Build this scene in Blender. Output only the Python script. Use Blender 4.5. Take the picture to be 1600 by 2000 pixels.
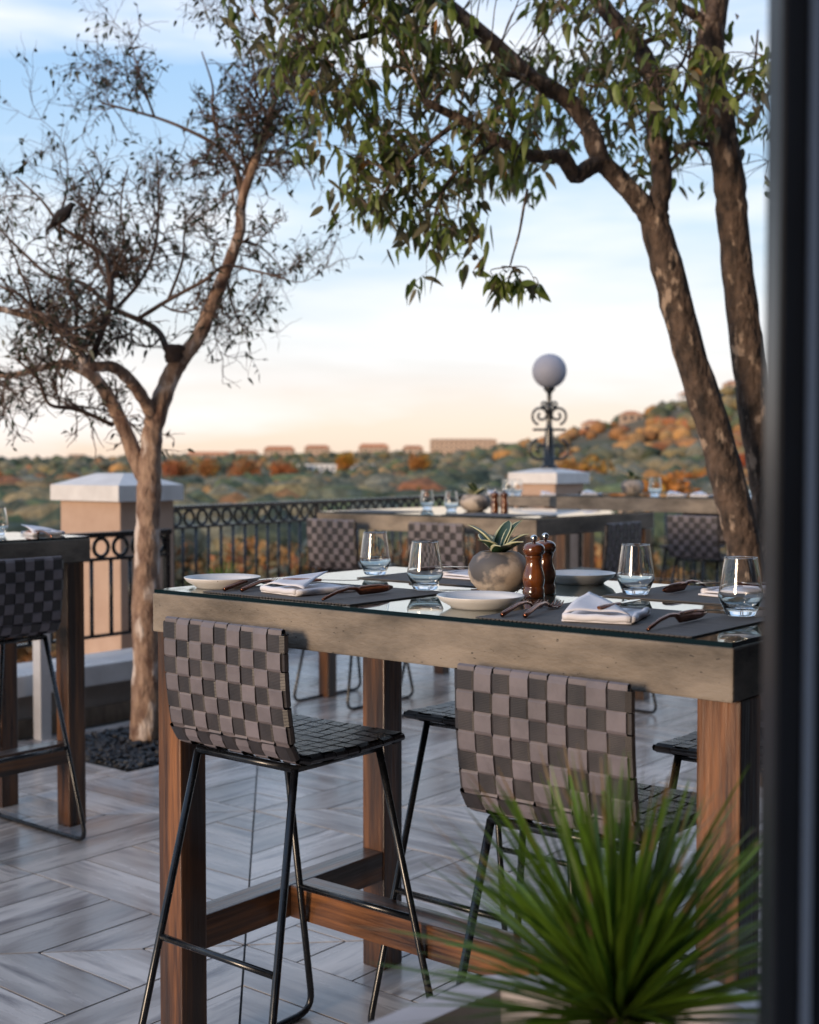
import bpy, bmesh, math, random
import numpy as np
from mathutils import Vector, Matrix, noise

for o in list(bpy.data.objects): bpy.data.objects.remove(o)
sc = bpy.context.scene
COL = sc.collection
R = math.radians
rnd = random.Random(7)

# ------------------------------------------------------------------ camera
cam_d = bpy.data.cameras.new('camera'); cam = bpy.data.objects.new('camera', cam_d); COL.objects.link(cam)
cam.location = (0, 0, 1.37)
cam.rotation_euler = (R(90-2.064), 0, 0)
cam_d.sensor_fit = 'VERTICAL'; cam_d.sensor_height = 36; cam_d.sensor_width = 28.8
cam_d.lens = 45.45
cam_d.clip_start = 0.02; cam_d.clip_end = 20000
cam_d.dof.use_dof = True; cam_d.dof.focus_distance = 2.72; cam_d.dof.aperture_fstop = 4.2
sc.camera = cam

# ------------------------------------------------------------------ sky, sun, exposure
SUN_AZ = R(223)      # compass-style angle of the sun from +Y, clockwise: behind and left of the viewer
SUN_EL = R(9)
w = bpy.data.worlds.new('World'); sc.world = w; w.use_nodes = True
nt = w.node_tree; N = nt.nodes; L = nt.links
bg = N['Background']
sky = N.new('ShaderNodeTexSky'); sky.sky_type = 'NISHITA'; sky.sun_disc = False
sky.sun_elevation = SUN_EL; sky.sun_rotation = SUN_AZ
sky.altitude = 300; sky.air_density = 1.0; sky.dust_density = 1.2; sky.ozone_density = 1.6
tc = N.new('ShaderNodeTexCoord')
sep = N.new('ShaderNodeSeparateXYZ'); L.new(tc.outputs['Generated'], sep.inputs[0])
# dusk tint by elevation only (same all the way round)
ramp = N.new('ShaderNodeValToRGB'); L.new(sep.outputs['Z'], ramp.inputs[0])
e = ramp.color_ramp.elements
SKY_STOPS = [(0.0, (0.95, 0.73, 0.58)), (0.03, (0.95, 0.79, 0.67)), (0.065, (0.88, 0.81, 0.78)), (0.11, (0.78, 0.83, 0.88)),
             (0.18, (0.59, 0.75, 0.91)), (0.27, (0.42, 0.64, 0.91)), (0.38, (0.30, 0.54, 0.91)), (0.6, (0.27, 0.50, 0.88)), (1.0, (0.24, 0.46, 0.85))]
e[0].position = SKY_STOPS[0][0]; e[0].color = SKY_STOPS[0][1] + (1,)
e[1].position = SKY_STOPS[-1][0]; e[1].color = SKY_STOPS[-1][1] + (1,)
for p, c_ in SKY_STOPS[1:-1]:
    q = e.new(p); q.color = c_ + (1,)
dusk = N.new('ShaderNodeMixRGB'); dusk.blend_type = 'MULTIPLY'; dusk.inputs[0].default_value = 1
dusk.inputs[2].default_value = (3.95, 3.95, 3.95, 1); L.new(ramp.outputs[0], dusk.inputs[1])
mix1 = N.new('ShaderNodeMixRGB'); mix1.inputs[0].default_value = 0.92
L.new(sky.outputs[0], mix1.inputs[1]); L.new(dusk.outputs[0], mix1.inputs[2])
# thin stretched cloud
mp = N.new('ShaderNodeMapping'); mp.inputs['Scale'].default_value = (1.6, 1.6, 9.0); mp.inputs['Rotation'].default_value = (R(6), R(-11), 0)
L.new(tc.outputs['Generated'], mp.inputs[0])
cn = N.new('ShaderNodeTexNoise'); cn.inputs['Scale'].default_value = 1.5; cn.inputs['Detail'].default_value = 5; cn.inputs['Roughness'].default_value = .5
L.new(mp.outputs[0], cn.inputs['Vector'])
cr = N.new('ShaderNodeValToRGB'); cr.color_ramp.elements[0].position = .46; cr.color_ramp.elements[1].position = .64
cr.color_ramp.elements[1].color = (.8, .8, .8, 1)
L.new(cn.outputs['Fac'], cr.inputs[0])
mix2 = N.new('ShaderNodeMixRGB'); mix2.inputs[2].default_value = (4.0, 4.0, 4.05, 1)
L.new(cr.outputs[0], mix2.inputs[0]); L.new(mix1.outputs[0], mix2.inputs[1])
L.new(mix2.outputs[0], bg.inputs[0]); bg.inputs[1].default_value = 0.12

sun_d = bpy.data.lights.new('sun', 'SUN'); sun = bpy.data.objects.new('sun', sun_d); COL.objects.link(sun)
sun_d.energy = 1.35; sun_d.angle = R(16); sun_d.color = (1.0, .76, .54)
sd = Vector((math.sin(SUN_AZ)*math.cos(SUN_EL), math.cos(SUN_AZ)*math.cos(SUN_EL), math.sin(SUN_EL)))
sun.rotation_euler = (-sd).to_track_quat('-Z', 'Y').to_euler()
sc.view_settings.view_transform = 'Standard'; sc.view_settings.look = 'None'
sc.view_settings.exposure = 1.22; sc.view_settings.gamma = 1
sc.render.engine = 'CYCLES'
sc.cycles.max_bounces = 10; sc.cycles.transmission_bounces = 10; sc.cycles.transparent_max_bounces = 12
sc.cycles.caustics_reflective = True; sc.cycles.caustics_refractive = True; sc.cycles.blur_glossy = .6
sc.cycles.sample_clamp_indirect = 6

# ------------------------------------------------------------------ helpers
TH = R(39.2); CT, ST = math.cos(TH), math.sin(TH)      # terrace axes: a (right, towards viewer), b (right, away)
def W(a, b, z=0): return Vector((a*CT+b*ST, -a*ST+b*CT, z))

class MB:
    def __init__(s): s.v = []; s.f = []; s.m = []
    def add(s, vs, fs, mi=0):
        n = len(s.v); s.v += [tuple(p) for p in vs]; s.f += [tuple(i+n for i in f) for f in fs]; s.m += [mi]*len(fs)
    def box(s, x0, x1, y0, y1, z0, z1, bev=0.0, mi=0):
        if bev <= 0:
            s.add([(x, y, z) for z in (z0, z1) for y in (y0, y1) for x in (x0, x1)],
                  [(0,2,3,1),(4,5,7,6),(0,1,5,4),(2,6,7,3),(0,4,6,2),(1,3,7,5)], mi); return
        b = bmesh.new(); bmesh.ops.create_cube(b, size=1)
        for v in b.verts: v.co = Vector(((x0+x1)/2+v.co.x*(x1-x0), (y0+y1)/2+v.co.y*(y1-y0), (z0+z1)/2+v.co.z*(z1-z0)))
        bmesh.ops.bevel(b, geom=b.edges[:], offset=bev, segments=2, affect='EDGES', profile=.6)
        b.verts.index_update()
        s.add([v.co for v in b.verts], [[v.index for v in f.verts] for f in b.faces], mi); b.free()
    def tube(s, pts, r, seg=8, closed=False, cap=True, mi=0, jit=0.0, rng=None):
        pts = [Vector(p) for p in pts]; n = len(pts)
        rs = r if isinstance(r, (list, tuple)) else [r]*n
        base = len(s.v); up = None
        for i, p in enumerate(pts):
            if closed: t = pts[(i+1) % n]-pts[i-1]
            else: t = pts[min(i+1, n-1)]-pts[max(i-1, 0)]
            t.normalize()
            if up is None:
                up = Vector((0, 0, 1)) if abs(t.z) < .9 else Vector((0, 1, 0))
            sx = t.cross(up)
            if sx.length < 1e-5: sx = t.cross(Vector((1, 0, 0)))
            sx.normalize(); up = sx.cross(t).normalized()
            for k in range(seg):
                an = 2*math.pi*(k+.5)/seg
                rr = rs[i]*(1+(rng.uniform(-jit, jit) if jit else 0))
                s.v.append(tuple(p+(sx*math.cos(an)+up*math.sin(an))*rr))
        rng_ = range(n) if closed else range(n-1)
        for i in rng_:
            j = (i+1) % n
            for k in range(seg):
                k2 = (k+1) % seg
                s.f.append((base+i*seg+k, base+i*seg+k2, base+j*seg+k2, base+j*seg+k)); s.m.append(mi)
        if cap and not closed:
            s.f.append(tuple(base+k for k in range(seg-1, -1, -1))); s.m.append(mi)
            s.f.append(tuple(base+(n-1)*seg+k for k in range(seg))); s.m.append(mi)
    def lathe(s, prof, seg=32, c=(0, 0), mi=0, wob=None):
        base = len(s.v); n = len(prof)
        for r, z in prof:
            for k in range(seg):
                an = 2*math.pi*k/seg; q = r*(wob(an, z) if wob else 1)
                s.v.append((c[0]+q*math.cos(an), c[1]+q*math.sin(an), z))
        for i in range(n-1):
            for k in range(seg):
                k2 = (k+1) % seg
                s.f.append((base+i*seg+k, base+i*seg+k2, base+(i+1)*seg+k2, base+(i+1)*seg+k)); s.m.append(mi)
        if prof[0][0] > 1e-6: s.f.append(tuple(base+k for k in range(seg-1, -1, -1))); s.m.append(mi)
        if prof[-1][0] > 1e-6: s.f.append(tuple(base+(n-1)*seg+k for k in range(seg))); s.m.append(mi)
    def prism(s, poly, z0, z1, mi=0):
        n = len(poly)
        s.add([(x, y, z0) for x, y in poly]+[(x, y, z1) for x, y in poly],
              [tuple(range(n-1, -1, -1)), tuple(range(n, 2*n))]+[(i, (i+1) % n, n+(i+1) % n, n+i) for i in range(n)], mi)
    def mesh(s, name, mats, smooth=False):
        me = bpy.data.meshes.new(name); me.from_pydata(s.v, [], s.f)
        for m in (mats if isinstance(mats, (list, tuple)) else [mats]): me.materials.append(m)
        if any(s.m): me.polygons.foreach_set('material_index', s.m)
        if smooth: me.polygons.foreach_set('use_smooth', [True]*len(me.polygons))
        me.update(); return me
    def build(s, name, mats, parent=None, smooth=False, loc=None, rz=None):
        return link(name, s.mesh(name, mats, smooth), parent, loc, rz)

def link(name, me, parent=None, loc=None, rz=None):
    o = bpy.data.objects.new(name, me); COL.objects.link(o)
    if parent is not None: o.parent = parent
    if loc is not None: o.location = loc
    if rz is not None: o.rotation_euler = (0, 0, rz)
    return o
def empty(name, loc=(0, 0, 0), rz=0.0):
    o = bpy.data.objects.new(name, None); COL.objects.link(o); o.location = loc; o.rotation_euler = (0, 0, rz); o.empty_display_size = .1
    return o
def tag(o, label, cat=None, group=None):
    o['label'] = label
    if cat: o['category'] = cat
    if group: o['group'] = group
    return o
def structure(o): o['kind'] = 'structure'; return o
def stuff(o): o['kind'] = 'stuff'; return o
def copy_tree(o, parent=None):
    c = o.copy(); COL.objects.link(c); c.parent = parent
    for ch in list(o.children): copy_tree(ch, c)
    return c
def smooth_path(pts, n=4):
    P = [Vector(p) for p in pts]; out = []
    for i in range(len(P)-1):
        p0 = P[max(i-1, 0)]; p1 = P[i]; p2 = P[i+1]; p3 = P[min(i+2, len(P)-1)]
        for k in range(n):
            t = k/n
            out.append(.5*((2*p1)+(p2-p0)*t+(2*p0-5*p1+4*p2-p3)*t*t+(3*p1-p0-3*p2+p3)*t**3))
    out.append(P[-1]); return out
def bend_path(pts, rad, n=6):
    P = [Vector(p) for p in pts]; out = [P[0]]
    for i in range(1, len(P)-1):
        d0 = (P[i-1]-P[i]).normalized(); d1 = (P[i+1]-P[i]).normalized()
        a = P[i]+d0*rad; b = P[i]+d1*rad
        for k in range(n+1):
            t = k/n; out.append(a*(1-t)**2+P[i]*2*t*(1-t)+b*t*t)
    out.append(P[-1]); return out

# ------------------------------------------------------------------ materials
def mat(name, c1, c2=None, scale=6, rough=.6, metal=0, bump=0, bscale=40, stretch=(1, 1, 1), detail=6, lo=.35, hi=.65,
        c3=None, s3=30, lo3=.62, hi3=.68, coat=0, spec=.5, rand=0, space='Object', rvar=0, trans=0, dist=.003, wave=None, sss=0):
    m = bpy.data.materials.new(name); m.use_nodes = True
    t = m.node_tree; n = t.nodes; l = t.links; b = n['Principled BSDF']
    b.inputs['Roughness'].default_value = rough; b.inputs['Metallic'].default_value = metal
    b.inputs['Coat Weight'].default_value = coat; b.inputs['Coat Roughness'].default_value = .08
    b.inputs['Specular IOR Level'].default_value = spec
    if trans: b.inputs['Transmission Weight'].default_value = trans
    co = n.new('ShaderNodeTexCoord'); mpg = n.new('ShaderNodeMapping'); mpg.inputs['Scale'].default_value = stretch
    if space == 'World':
        g = n.new('ShaderNodeNewGeometry'); l.new(g.outputs['Position'], mpg.inputs[0])
    else: l.new(co.outputs[space], mpg.inputs[0])
    col = None
    if c2 is None: b.inputs['Base Color'].default_value = c1 + (1,)
    else:
        nz = n.new('ShaderNodeTexNoise'); nz.inputs['Scale'].default_value = scale; nz.inputs['Detail'].default_value = detail; nz.inputs['Roughness'].default_value = .62
        l.new(mpg.outputs[0], nz.inputs['Vector'])
        r = n.new('ShaderNodeValToRGB'); l.new(nz.outputs['Fac'], r.inputs[0])
        r.color_ramp.elements[0].position = lo; r.color_ramp.elements[1].position = hi
        r.color_ramp.elements[0].color = c1 + (1,); r.color_ramp.elements[1].color = c2 + (1,)
        col = r.outputs[0]
        if rvar:
            mr = n.new('ShaderNodeMapRange'); l.new(nz.outputs['Fac'], mr.inputs[0]); mr.inputs[1].default_value = .3; mr.inputs[2].default_value = .7
            mr.inputs[3].default_value = max(.03, rough-rvar); mr.inputs[4].default_value = rough+rvar; l.new(mr.outputs[0], b.inputs['Roughness'])
    if c3 is not None:
        n3 = n.new('ShaderNodeTexNoise'); n3.inputs['Scale'].default_value = s3; n3.inputs['Detail'].default_value = 4
        l.new(mpg.outputs[0], n3.inputs['Vector'])
        r3 = n.new('ShaderNodeValToRGB'); r3.color_ramp.elements[0].position = lo3; r3.color_ramp.elements[1].position = hi3
        l.new(n3.outputs['Fac'], r3.inputs[0])
        mx = n.new('ShaderNodeMixRGB'); l.new(r3.outputs[0], mx.inputs[0]); mx.inputs[2].default_value = c3 + (1,)
        if col is not None: l.new(col, mx.inputs[1])
        else: mx.inputs[1].default_value = c1 + (1,)
        col = mx.outputs[0]
    if rand and col is not None:
        oi = n.new('ShaderNodeObjectInfo'); hs = n.new('ShaderNodeHueSaturation')
        mr2 = n.new('ShaderNodeMapRange'); mr2.inputs[3].default_value = 1-rand; mr2.inputs[4].default_value = 1+rand
        l.new(oi.outputs['Random'], mr2.inputs[0]); l.new(mr2.outputs[0], hs.inputs['Value']); l.new(col, hs.inputs['Color']); col = hs.outputs[0]
    if col is not None: l.new(col, b.inputs['Base Color'])
    prev = None
    if bump:
        nb = n.new('ShaderNodeTexNoise'); nb.inputs['Scale'].default_value = bscale; nb.inputs['Detail'].default_value = 5
        l.new(mpg.outputs[0], nb.inputs['Vector'])
        bp = n.new('ShaderNodeBump'); bp.inputs['Strength'].default_value = bump; bp.inputs['Distance'].default_value = dist
        l.new(nb.outputs['Fac'], bp.inputs['Height']); prev = bp.outputs[0]
    if wave:
        wv = n.new('ShaderNodeTexWave'); wv.bands_direction = wave[0]; wv.inputs['Scale'].default_value = wave[1]; wv.inputs['Distortion'].default_value = .4
        l.new(co.outputs['Object'], wv.inputs['Vector'])
        bp2 = n.new('ShaderNodeBump'); bp2.inputs['Strength'].default_value = wave[2]; bp2.inputs['Distance'].default_value = .0015
        l.new(wv.outputs['Fac'], bp2.inputs['Height'])
        if prev is not None: l.new(prev, bp2.inputs['Normal'])
        prev = bp2.outputs[0]
    if prev is not None: l.new(prev, b.inputs['Normal'])
    return m

M = {}
def wood(name, stretch):
    return mat(name, (.038, .018, .011), (.25, .098, .031), scale=3.2, stretch=stretch, rough=.36, rvar=.12, coat=.35, bump=.5, bscale=9, lo=.36, hi=.68,
               c3=(.040, .022, .015), s3=1.1, lo3=.45, hi3=.60, rand=.25, dist=.004)
M['wood_z'] = wood('stained_wood_upright', (14, 14, .8))
M['wood_x'] = wood('stained_wood_lengthwise', (.8, 14, 14))
M['wood_y'] = wood('stained_wood_crosswise', (14, .8, 14))
M['concrete'] = mat('cast_concrete', (.085, .070, .055), (.26, .216, .172), scale=4.5, stretch=(1, 1, 2.6), rough=.72, bump=.75, bscale=60, detail=9, lo=.33, hi=.64,
                    c3=(.03, .025, .02), s3=70, lo3=.685, hi3=.71, rand=.06)
M['glass_sheet'] = mat('sheet_glass', (.80, .93, .89), rough=.004, trans=1, spec=.5)
M['glass_edge'] = mat('sheet_glass_edge', (.0015, .011, .017), rough=.08)
M['tumbler'] = mat('clear_glass', (.99, 1, 1), rough=.0, trans=1)
M['tumbler'].node_tree.nodes['Principled BSDF'].inputs['IOR'].default_value = 1.48
M['black_metal'] = mat('black_powder_coat', (.003, .004, .006), (.008, .009, .012), scale=30, rough=.26, rvar=.06, bump=.05, bscale=160, dist=.001, spec=.6)
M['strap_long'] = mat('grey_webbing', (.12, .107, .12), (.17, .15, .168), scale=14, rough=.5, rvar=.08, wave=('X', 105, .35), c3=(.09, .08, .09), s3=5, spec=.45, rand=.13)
M['strap_cross'] = mat('grey_webbing_cross_shade', (.022, .019, .020), (.040, .034, .036), scale=14, rough=.42, rvar=.08, wave=('Z', 105, .3), spec=.5, rand=.2)  # same webbing as the long straps; rib shading put into a darker colour
M['strap_seat'] = mat('grey_webbing_seat_shade', (.020, .019, .022), (.038, .035, .040), scale=14, rough=.28, rvar=.08, wave=('Y', 105, .25), spec=.6, rand=.2)  # same webbing again, the seat's dark look under the sky painted into its colour
def tile(name, stretch):
    return mat(name, (.20, .178, .172), (.64, .59, .555), scale=1.5, stretch=stretch, rough=.25, rvar=.1, bump=.06, bscale=7, detail=10, lo=.26, hi=.68,
               c3=(.22, .20, .205), s3=4, lo3=.52, hi3=.72, rand=.16, space='Object', spec=.55)
M['tile_x'] = tile('timber_look_tile_lengthwise', (.9, 6, 1))
M['tile_y'] = tile('timber_look_tile_crosswise', (6, .9, 1))
M['grout'] = mat('grout', (.012, .011, .011), (.025, .023, .022), scale=30, rough=.9)
M['white_cap'] = mat('painted_stone_white', (.55, .53, .52), (.68, .66, .65), scale=5, rough=.65, bump=.15, bscale=30)
M['pillar'] = mat('beige_render', (.40, .27, .20), (.47, .33, .25), scale=4, rough=.85, bump=.25, bscale=90)
M['kerb'] = mat('grey_render', (.22, .19, .165), (.30, .26, .23), scale=5, rough=.85, bump=.3, bscale=40)
M['skirt'] = mat('brown_tile_skirt', (.10, .072, .05), (.19, .14, .10), scale=4, stretch=(1, 4, 1), rough=.6)
M['stone'] = mat('black_gravel', (.008, .009, .012), (.028, .030, .036), scale=9, rough=.42, bump=.4, bscale=50, rand=.4)
M['plate'] = mat('speckled_stoneware', (.70, .68, .67), (.76, .74, .73), scale=4, rough=.28, c3=(.16, .11, .08), s3=190, lo3=.70, hi3=.73)
M['napkin'] = mat('white_linen', (.66, .65, .70), (.74, .73, .77), scale=20, rough=.9, bump=.35, bscale=420, dist=.001)
M['copper'] = mat('brushed_dark_copper', (.20, .075, .045), (.33, .14, .085), scale=8, stretch=(1, 6, 6), rough=.2, metal=1, rvar=.06)
M['steel'] = mat('polished_steel', (.62, .61, .60), rough=.12, metal=1)
M['placemat'] = mat('woven_grey_placemat', (.055, .050, .050), (.095, .088, .086), scale=9, stretch=(1, 7, 1), rough=.75, bump=.5, bscale=160, dist=.001)
M['mill'] = mat('varnished_mill_wood', (.022, .005, .003), (.21, .062, .014), scale=9, stretch=(2, 2, 2.4), rough=.16, coat=.8, lo=.3, hi=.7)
M['pot'] = mat('weathered_stone_pot', (.34, .26, .20), (.50, .43, .37), scale=13, rough=.62, bump=.35, bscale=45, c3=(.085, .082, .088), s3=15, lo3=.48, hi3=.58)
M['leaf_margin'] = mat('succulent_cream_margin', (.50, .50, .32), rough=.4)
M['succ'] = mat('succulent_green', (.010, .034, .015), (.035, .075, .035), scale=18, rough=.34)
M['soil'] = mat('potting_soil', (.02, .014, .01), (.05, .035, .024), scale=40, rough=.95, bump=.8, bscale=60)
M['bark_l'] = mat('pale_pinkish_bark', (.13, .070, .048), (.40, .27, .19), scale=17, stretch=(1, 1, .5), rough=.85, bump=1, bscale=26, c3=(.60, .50, .44), s3=13, lo3=.55, hi3=.66, dist=.03, space='World')
M['bark_twig'] = mat('brown_twig_bark', (.05, .030, .022), (.12, .075, .055), scale=9, rough=.85, space='World')
M['bark_r'] = mat('mottled_brown_bark', (.018, .012, .009), (.12, .078, .055), scale=20, stretch=(1, 1, .55), rough=.85, bump=1, bscale=34, c3=(.34, .25, .185), s3=19, lo3=.575, hi3=.66, dist=.03, space='World')
def leafmat(name, c1, c2, trl=.25, rough=.45, rand=.3):
    m = mat(name, c1, c2, scale=3, rough=rough, rand=rand, space='World')
    t = m.node_tree; n = t.nodes; l = t.links; b = n['Principled BSDF']; out = n['Material Output']
    tr = n.new('ShaderNodeBsdfTranslucent'); mx = n.new('ShaderNodeMixShader'); mx.inputs[0].default_value = trl
    src = b.inputs['Base Color'].links[0].from_socket
    l.new(src, tr.inputs[0]); l.new(b.outputs[0], mx.inputs[1]); l.new(tr.outputs[0], mx.inputs[2]); l.new(mx.outputs[0], out.inputs[0])
    return m
M['leaf_r'] = leafmat('green_lance_leaf', (.105, .155, .028), (.21, .265, .055), .42)
M['leaf_rd'] = leafmat('dull_olive_leaf', (.14, .13, .072), (.21, .185, .10), .42)
M['leaf_ro'] = leafmat('yellowing_leaf', (.30, .13, .025), (.22, .12, .02), .3)
M['leaf_l'] = leafmat('small_dark_leaf', (.018, .030, .014), (.040, .052, .024), .2)
M['yucca'] = leafmat('spiky_green_blade', (.055, .115, .009), (.125, .215, .022), .25, .38, .3)
M['planter'] = mat('off_white_planter', (.46, .42, .43), (.56, .52, .53), scale=6, rough=.7, bump=.15, bscale=50)
M['frame'] = mat('dark_blue_black_frame', (.006, .008, .013), (.010, .013, .02), scale=5, rough=.4, spec=.35)
M['frame_strip'] = mat('grey_gasket_strip', (.15, .19, .26), rough=.4)
M['frame_pane'] = mat('dark_tinted_pane', (.006, .016, .026), rough=.08)
M['facade'] = mat('dark_facade_render', (.03, .028, .028), (.05, .046, .045), scale=4, rough=.8)
M['globe'] = mat('opal_globe_glass', (.24, .25, .31), (.28, .29, .35), scale=3, rough=.65)
M['bird'] = mat('dark_brown_feathers', (.012, .009, .009), (.03, .022, .022), scale=30, rough=.8)
M['house'] = mat('pale_house_wall', (.44, .29, .19), (.56, .40, .29), scale=.3, rough=.9, rand=.2)
M['house_white'] = mat('white_house_wall', (.70, .68, .66), (.78, .76, .74), scale=.3, rough=.9)
M['roof'] = mat('terracotta_roof', (.36, .13, .06), (.46, .19, .09), scale=.6, rough=.9, rand=.25)
M['window'] = mat('far_window_glass', (.03, .035, .045), rough=.15)

def random_offset(m):
    t = m.node_tree; n = t.nodes; l = t.links
    mp_ = [x for x in n if x.type == 'MAPPING'][0]; oi = n.new('ShaderNodeObjectInfo'); mu = n.new('ShaderNodeMath'); mu.operation = 'MULTIPLY'; mu.inputs[1].default_value = 60
    l.new(oi.outputs['Random'], mu.inputs[0]); l.new(mu.outputs[0], mp_.inputs['Location'])
for k in ('tile_x', 'tile_y', 'wood_x', 'wood_y', 'wood_z', 'concrete', 'pot', 'mill', 'napkin'): random_offset(M[k])

# ================================================================== terrain and far landscape
PROF = [(0, -1.2), (14, -1.6), (20, -2.6), (40, -3.8), (80, -5.0), (150, -6.2), (300, -8.5), (600, -9.5), (1000, -5.5), (1600, 5), (2500, 13), (4500, 9), (9000, 6)]
def sstep(t): t = max(0., min(1., t)); return t*t*(3-2*t)
def ground_h(x, y):
    y_ = max(y, 0)
    for (y0, h0), (y1, h1) in zip(PROF, PROF[1:]):
        if y_ <= y1:
            t = (math.log(y_+5)-math.log(y0+5))/(math.log(y1+5)-math.log(y0+5)); h = h0+(h1-h0)*t; break
    else: h = PROF[-1][1]
    h += 64*sstep((x+60)/350)*math.exp(-((y_-760)/330)**2)
    h += (12*math.exp(-((x+30)/300)**2)-5)*sstep((y_-1500)/450)
    far = min(1, max(0, (y_-250)/500))
    h += far*(5*noise.noise(Vector((x/220, y_/260, 3.1)))+2.0*noise.noise(Vector((x/70, y_/80, 7.7))))
    return h
def build_ground():
    ys = [-40, -20, 0, 6]+[12*1.085**k for k in range(82)]
    nx = 90; v = []; f = []
    for y in ys:
        half = 60+abs(y)*.95
        for i in range(nx+1):
            x = -half+2*half*i/nx; v.append((x, y, ground_h(x, y) if y > 13 else -1.6))
    for j in range(len(ys)-1):
        for i in range(nx): q = j*(nx+1)+i; f.append((q, q+1, q+nx+2, q+nx+1))
    b = MB(); b.v = v; b.f = f; b.m = [0]*len(f)
    g = b.build('hillside_ground', mat('dry_hillside', (.055, .050, .022), (.17, .095, .035), scale=.035, rough=.95, bump=.6, bscale=.5, detail=9, space='World', dist=.3, c3=(.05, .065, .03), s3=.012, lo3=.45, hi3=.6), smooth=True)
    structure(g); g['label'] = 'dry valley floor and hillside falling away beyond the terrace railing'
build_ground()

def attr_mat(name, rough=.9, trl=0):
    m = bpy.data.materials.new(name); m.use_nodes = True; t = m.node_tree; n = t.nodes; l = t.links; b = n['Principled BSDF']
    b.inputs['Roughness'].default_value = rough; b.inputs['Specular IOR Level'].default_value = .2
    at = n.new('ShaderNodeAttribute'); at.attribute_name = 'tint'
    nz = n.new('ShaderNodeTexNoise'); nz.inputs['Scale'].default_value = 1.1; nz.inputs['Detail'].default_value = 6
    g = n.new('ShaderNodeNewGeometry'); l.new(g.outputs['Position'], nz.inputs['Vector'])
    mr = n.new('ShaderNodeMapRange'); mr.inputs[1].default_value = .3; mr.inputs[2].default_value = .7; mr.inputs[3].default_value = .55; mr.inputs[4].default_value = 1.4
    l.new(nz.outputs['Fac'], mr.inputs[0])
    hs = n.new('ShaderNodeHueSaturation'); l.new(mr.outputs[0], hs.inputs['Value']); l.new(at.outputs['Color'], hs.inputs['Color'])
    l.new(hs.outputs[0], b.inputs['Base Color'])
    bp = n.new('ShaderNodeBump'); bp.inputs['Strength'].default_value = 1; bp.inputs['Distance'].default_value = .5; l.new(nz.outputs['Fac'], bp.inputs['Height']); l.new(bp.outputs[0], b.inputs['Normal'])
    return m
M['far_tree'] = attr_mat('mixed_woodland_foliage')
def ico(sub):
    b = bmesh.new(); bmesh.ops.create_icosphere(b, subdivisions=sub, radius=1); b.verts.index_update()
    v = np.array([p.co[:] for p in b.verts]); f = np.array([[q.index for q in p.verts] for p in b.faces]); b.free(); return v, f
ICO1, ICO2 = ico(1), ico(2)
npr = np.random.default_rng(11)
def lump(center, rx, rz, hi=False):
    v, f = ICO2 if hi else ICO1
    d = 1+npr.uniform(-.22, .22, len(v))
    p = v*d[:, None]*np.array([rx, rx, rz])+np.array(center); return p, f
def mass_mesh(name, parts, cols, material):
    V = np.concatenate([p for p, _ in parts]); off = np.cumsum([0]+[len(p) for p, _ in parts[:-1]])
    Fc = np.concatenate([f+o for (_, f), o in zip(parts, off)]); C = np.concatenate([np.tile(np.array(c+(1.,)), (len(p), 1)) for (p, _), c in zip(parts, cols)])
    me = bpy.data.meshes.new(name); me.vertices.add(len(V)); me.vertices.foreach_set('co', V.ravel().astype(np.float32))
    k = Fc.shape[1]
    me.loops.add(Fc.size); me.loops.foreach_set('vertex_index', Fc.ravel().astype(np.int32)); me.polygons.add(len(Fc))
    me.polygons.foreach_set('loop_start', np.arange(0, Fc.size, k, dtype=np.int32)); me.polygons.foreach_set('loop_total', np.full(len(Fc), k, dtype=np.int32))
    a = me.color_attributes.new('tint', 'FLOAT_COLOR', 'POINT'); a.data.foreach_set('color', C.ravel().astype(np.float32))
    me.materials.append(material); me.update(); me.validate(); return me
GREENS = [(.068, .075, .040), (.090, .088, .054), (.052, .060, .038), (.115, .105, .07), (.085, .098, .046), (.13, .12, .085), (.17, .13, .07), (.15, .115, .055)]
ORANGES = [(.26, .135, .050), (.30, .155, .055), (.22, .105, .042), (.28, .17, .075), (.25, .10, .045)]
def leafcloud(center, rx, rz, n, size):
    c = np.array(center); d = npr.normal(size=(n, 3)); d /= np.linalg.norm(d, axis=1)[:, None]
    p = c+d*(npr.uniform(.45, 1, n)**.6)[:, None]*np.array([rx, rx, rz])*(1+.25*np.sin(d*5+npr.uniform(0, 6)))
    u = npr.normal(size=(n, 3)); u /= np.linalg.norm(u, axis=1)[:, None]; t = np.cross(u, npr.normal(size=(n, 3))); t /= np.linalg.norm(t, axis=1)[:, None]
    s = size*npr.uniform(.6, 1.4, n)[:, None]
    V = np.stack([p-u*s, p+t*s*.45, p+u*s, p-t*s*.45], 1).reshape(-1, 3); F_ = np.arange(4*n).reshape(n, 4); return V, F_
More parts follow.
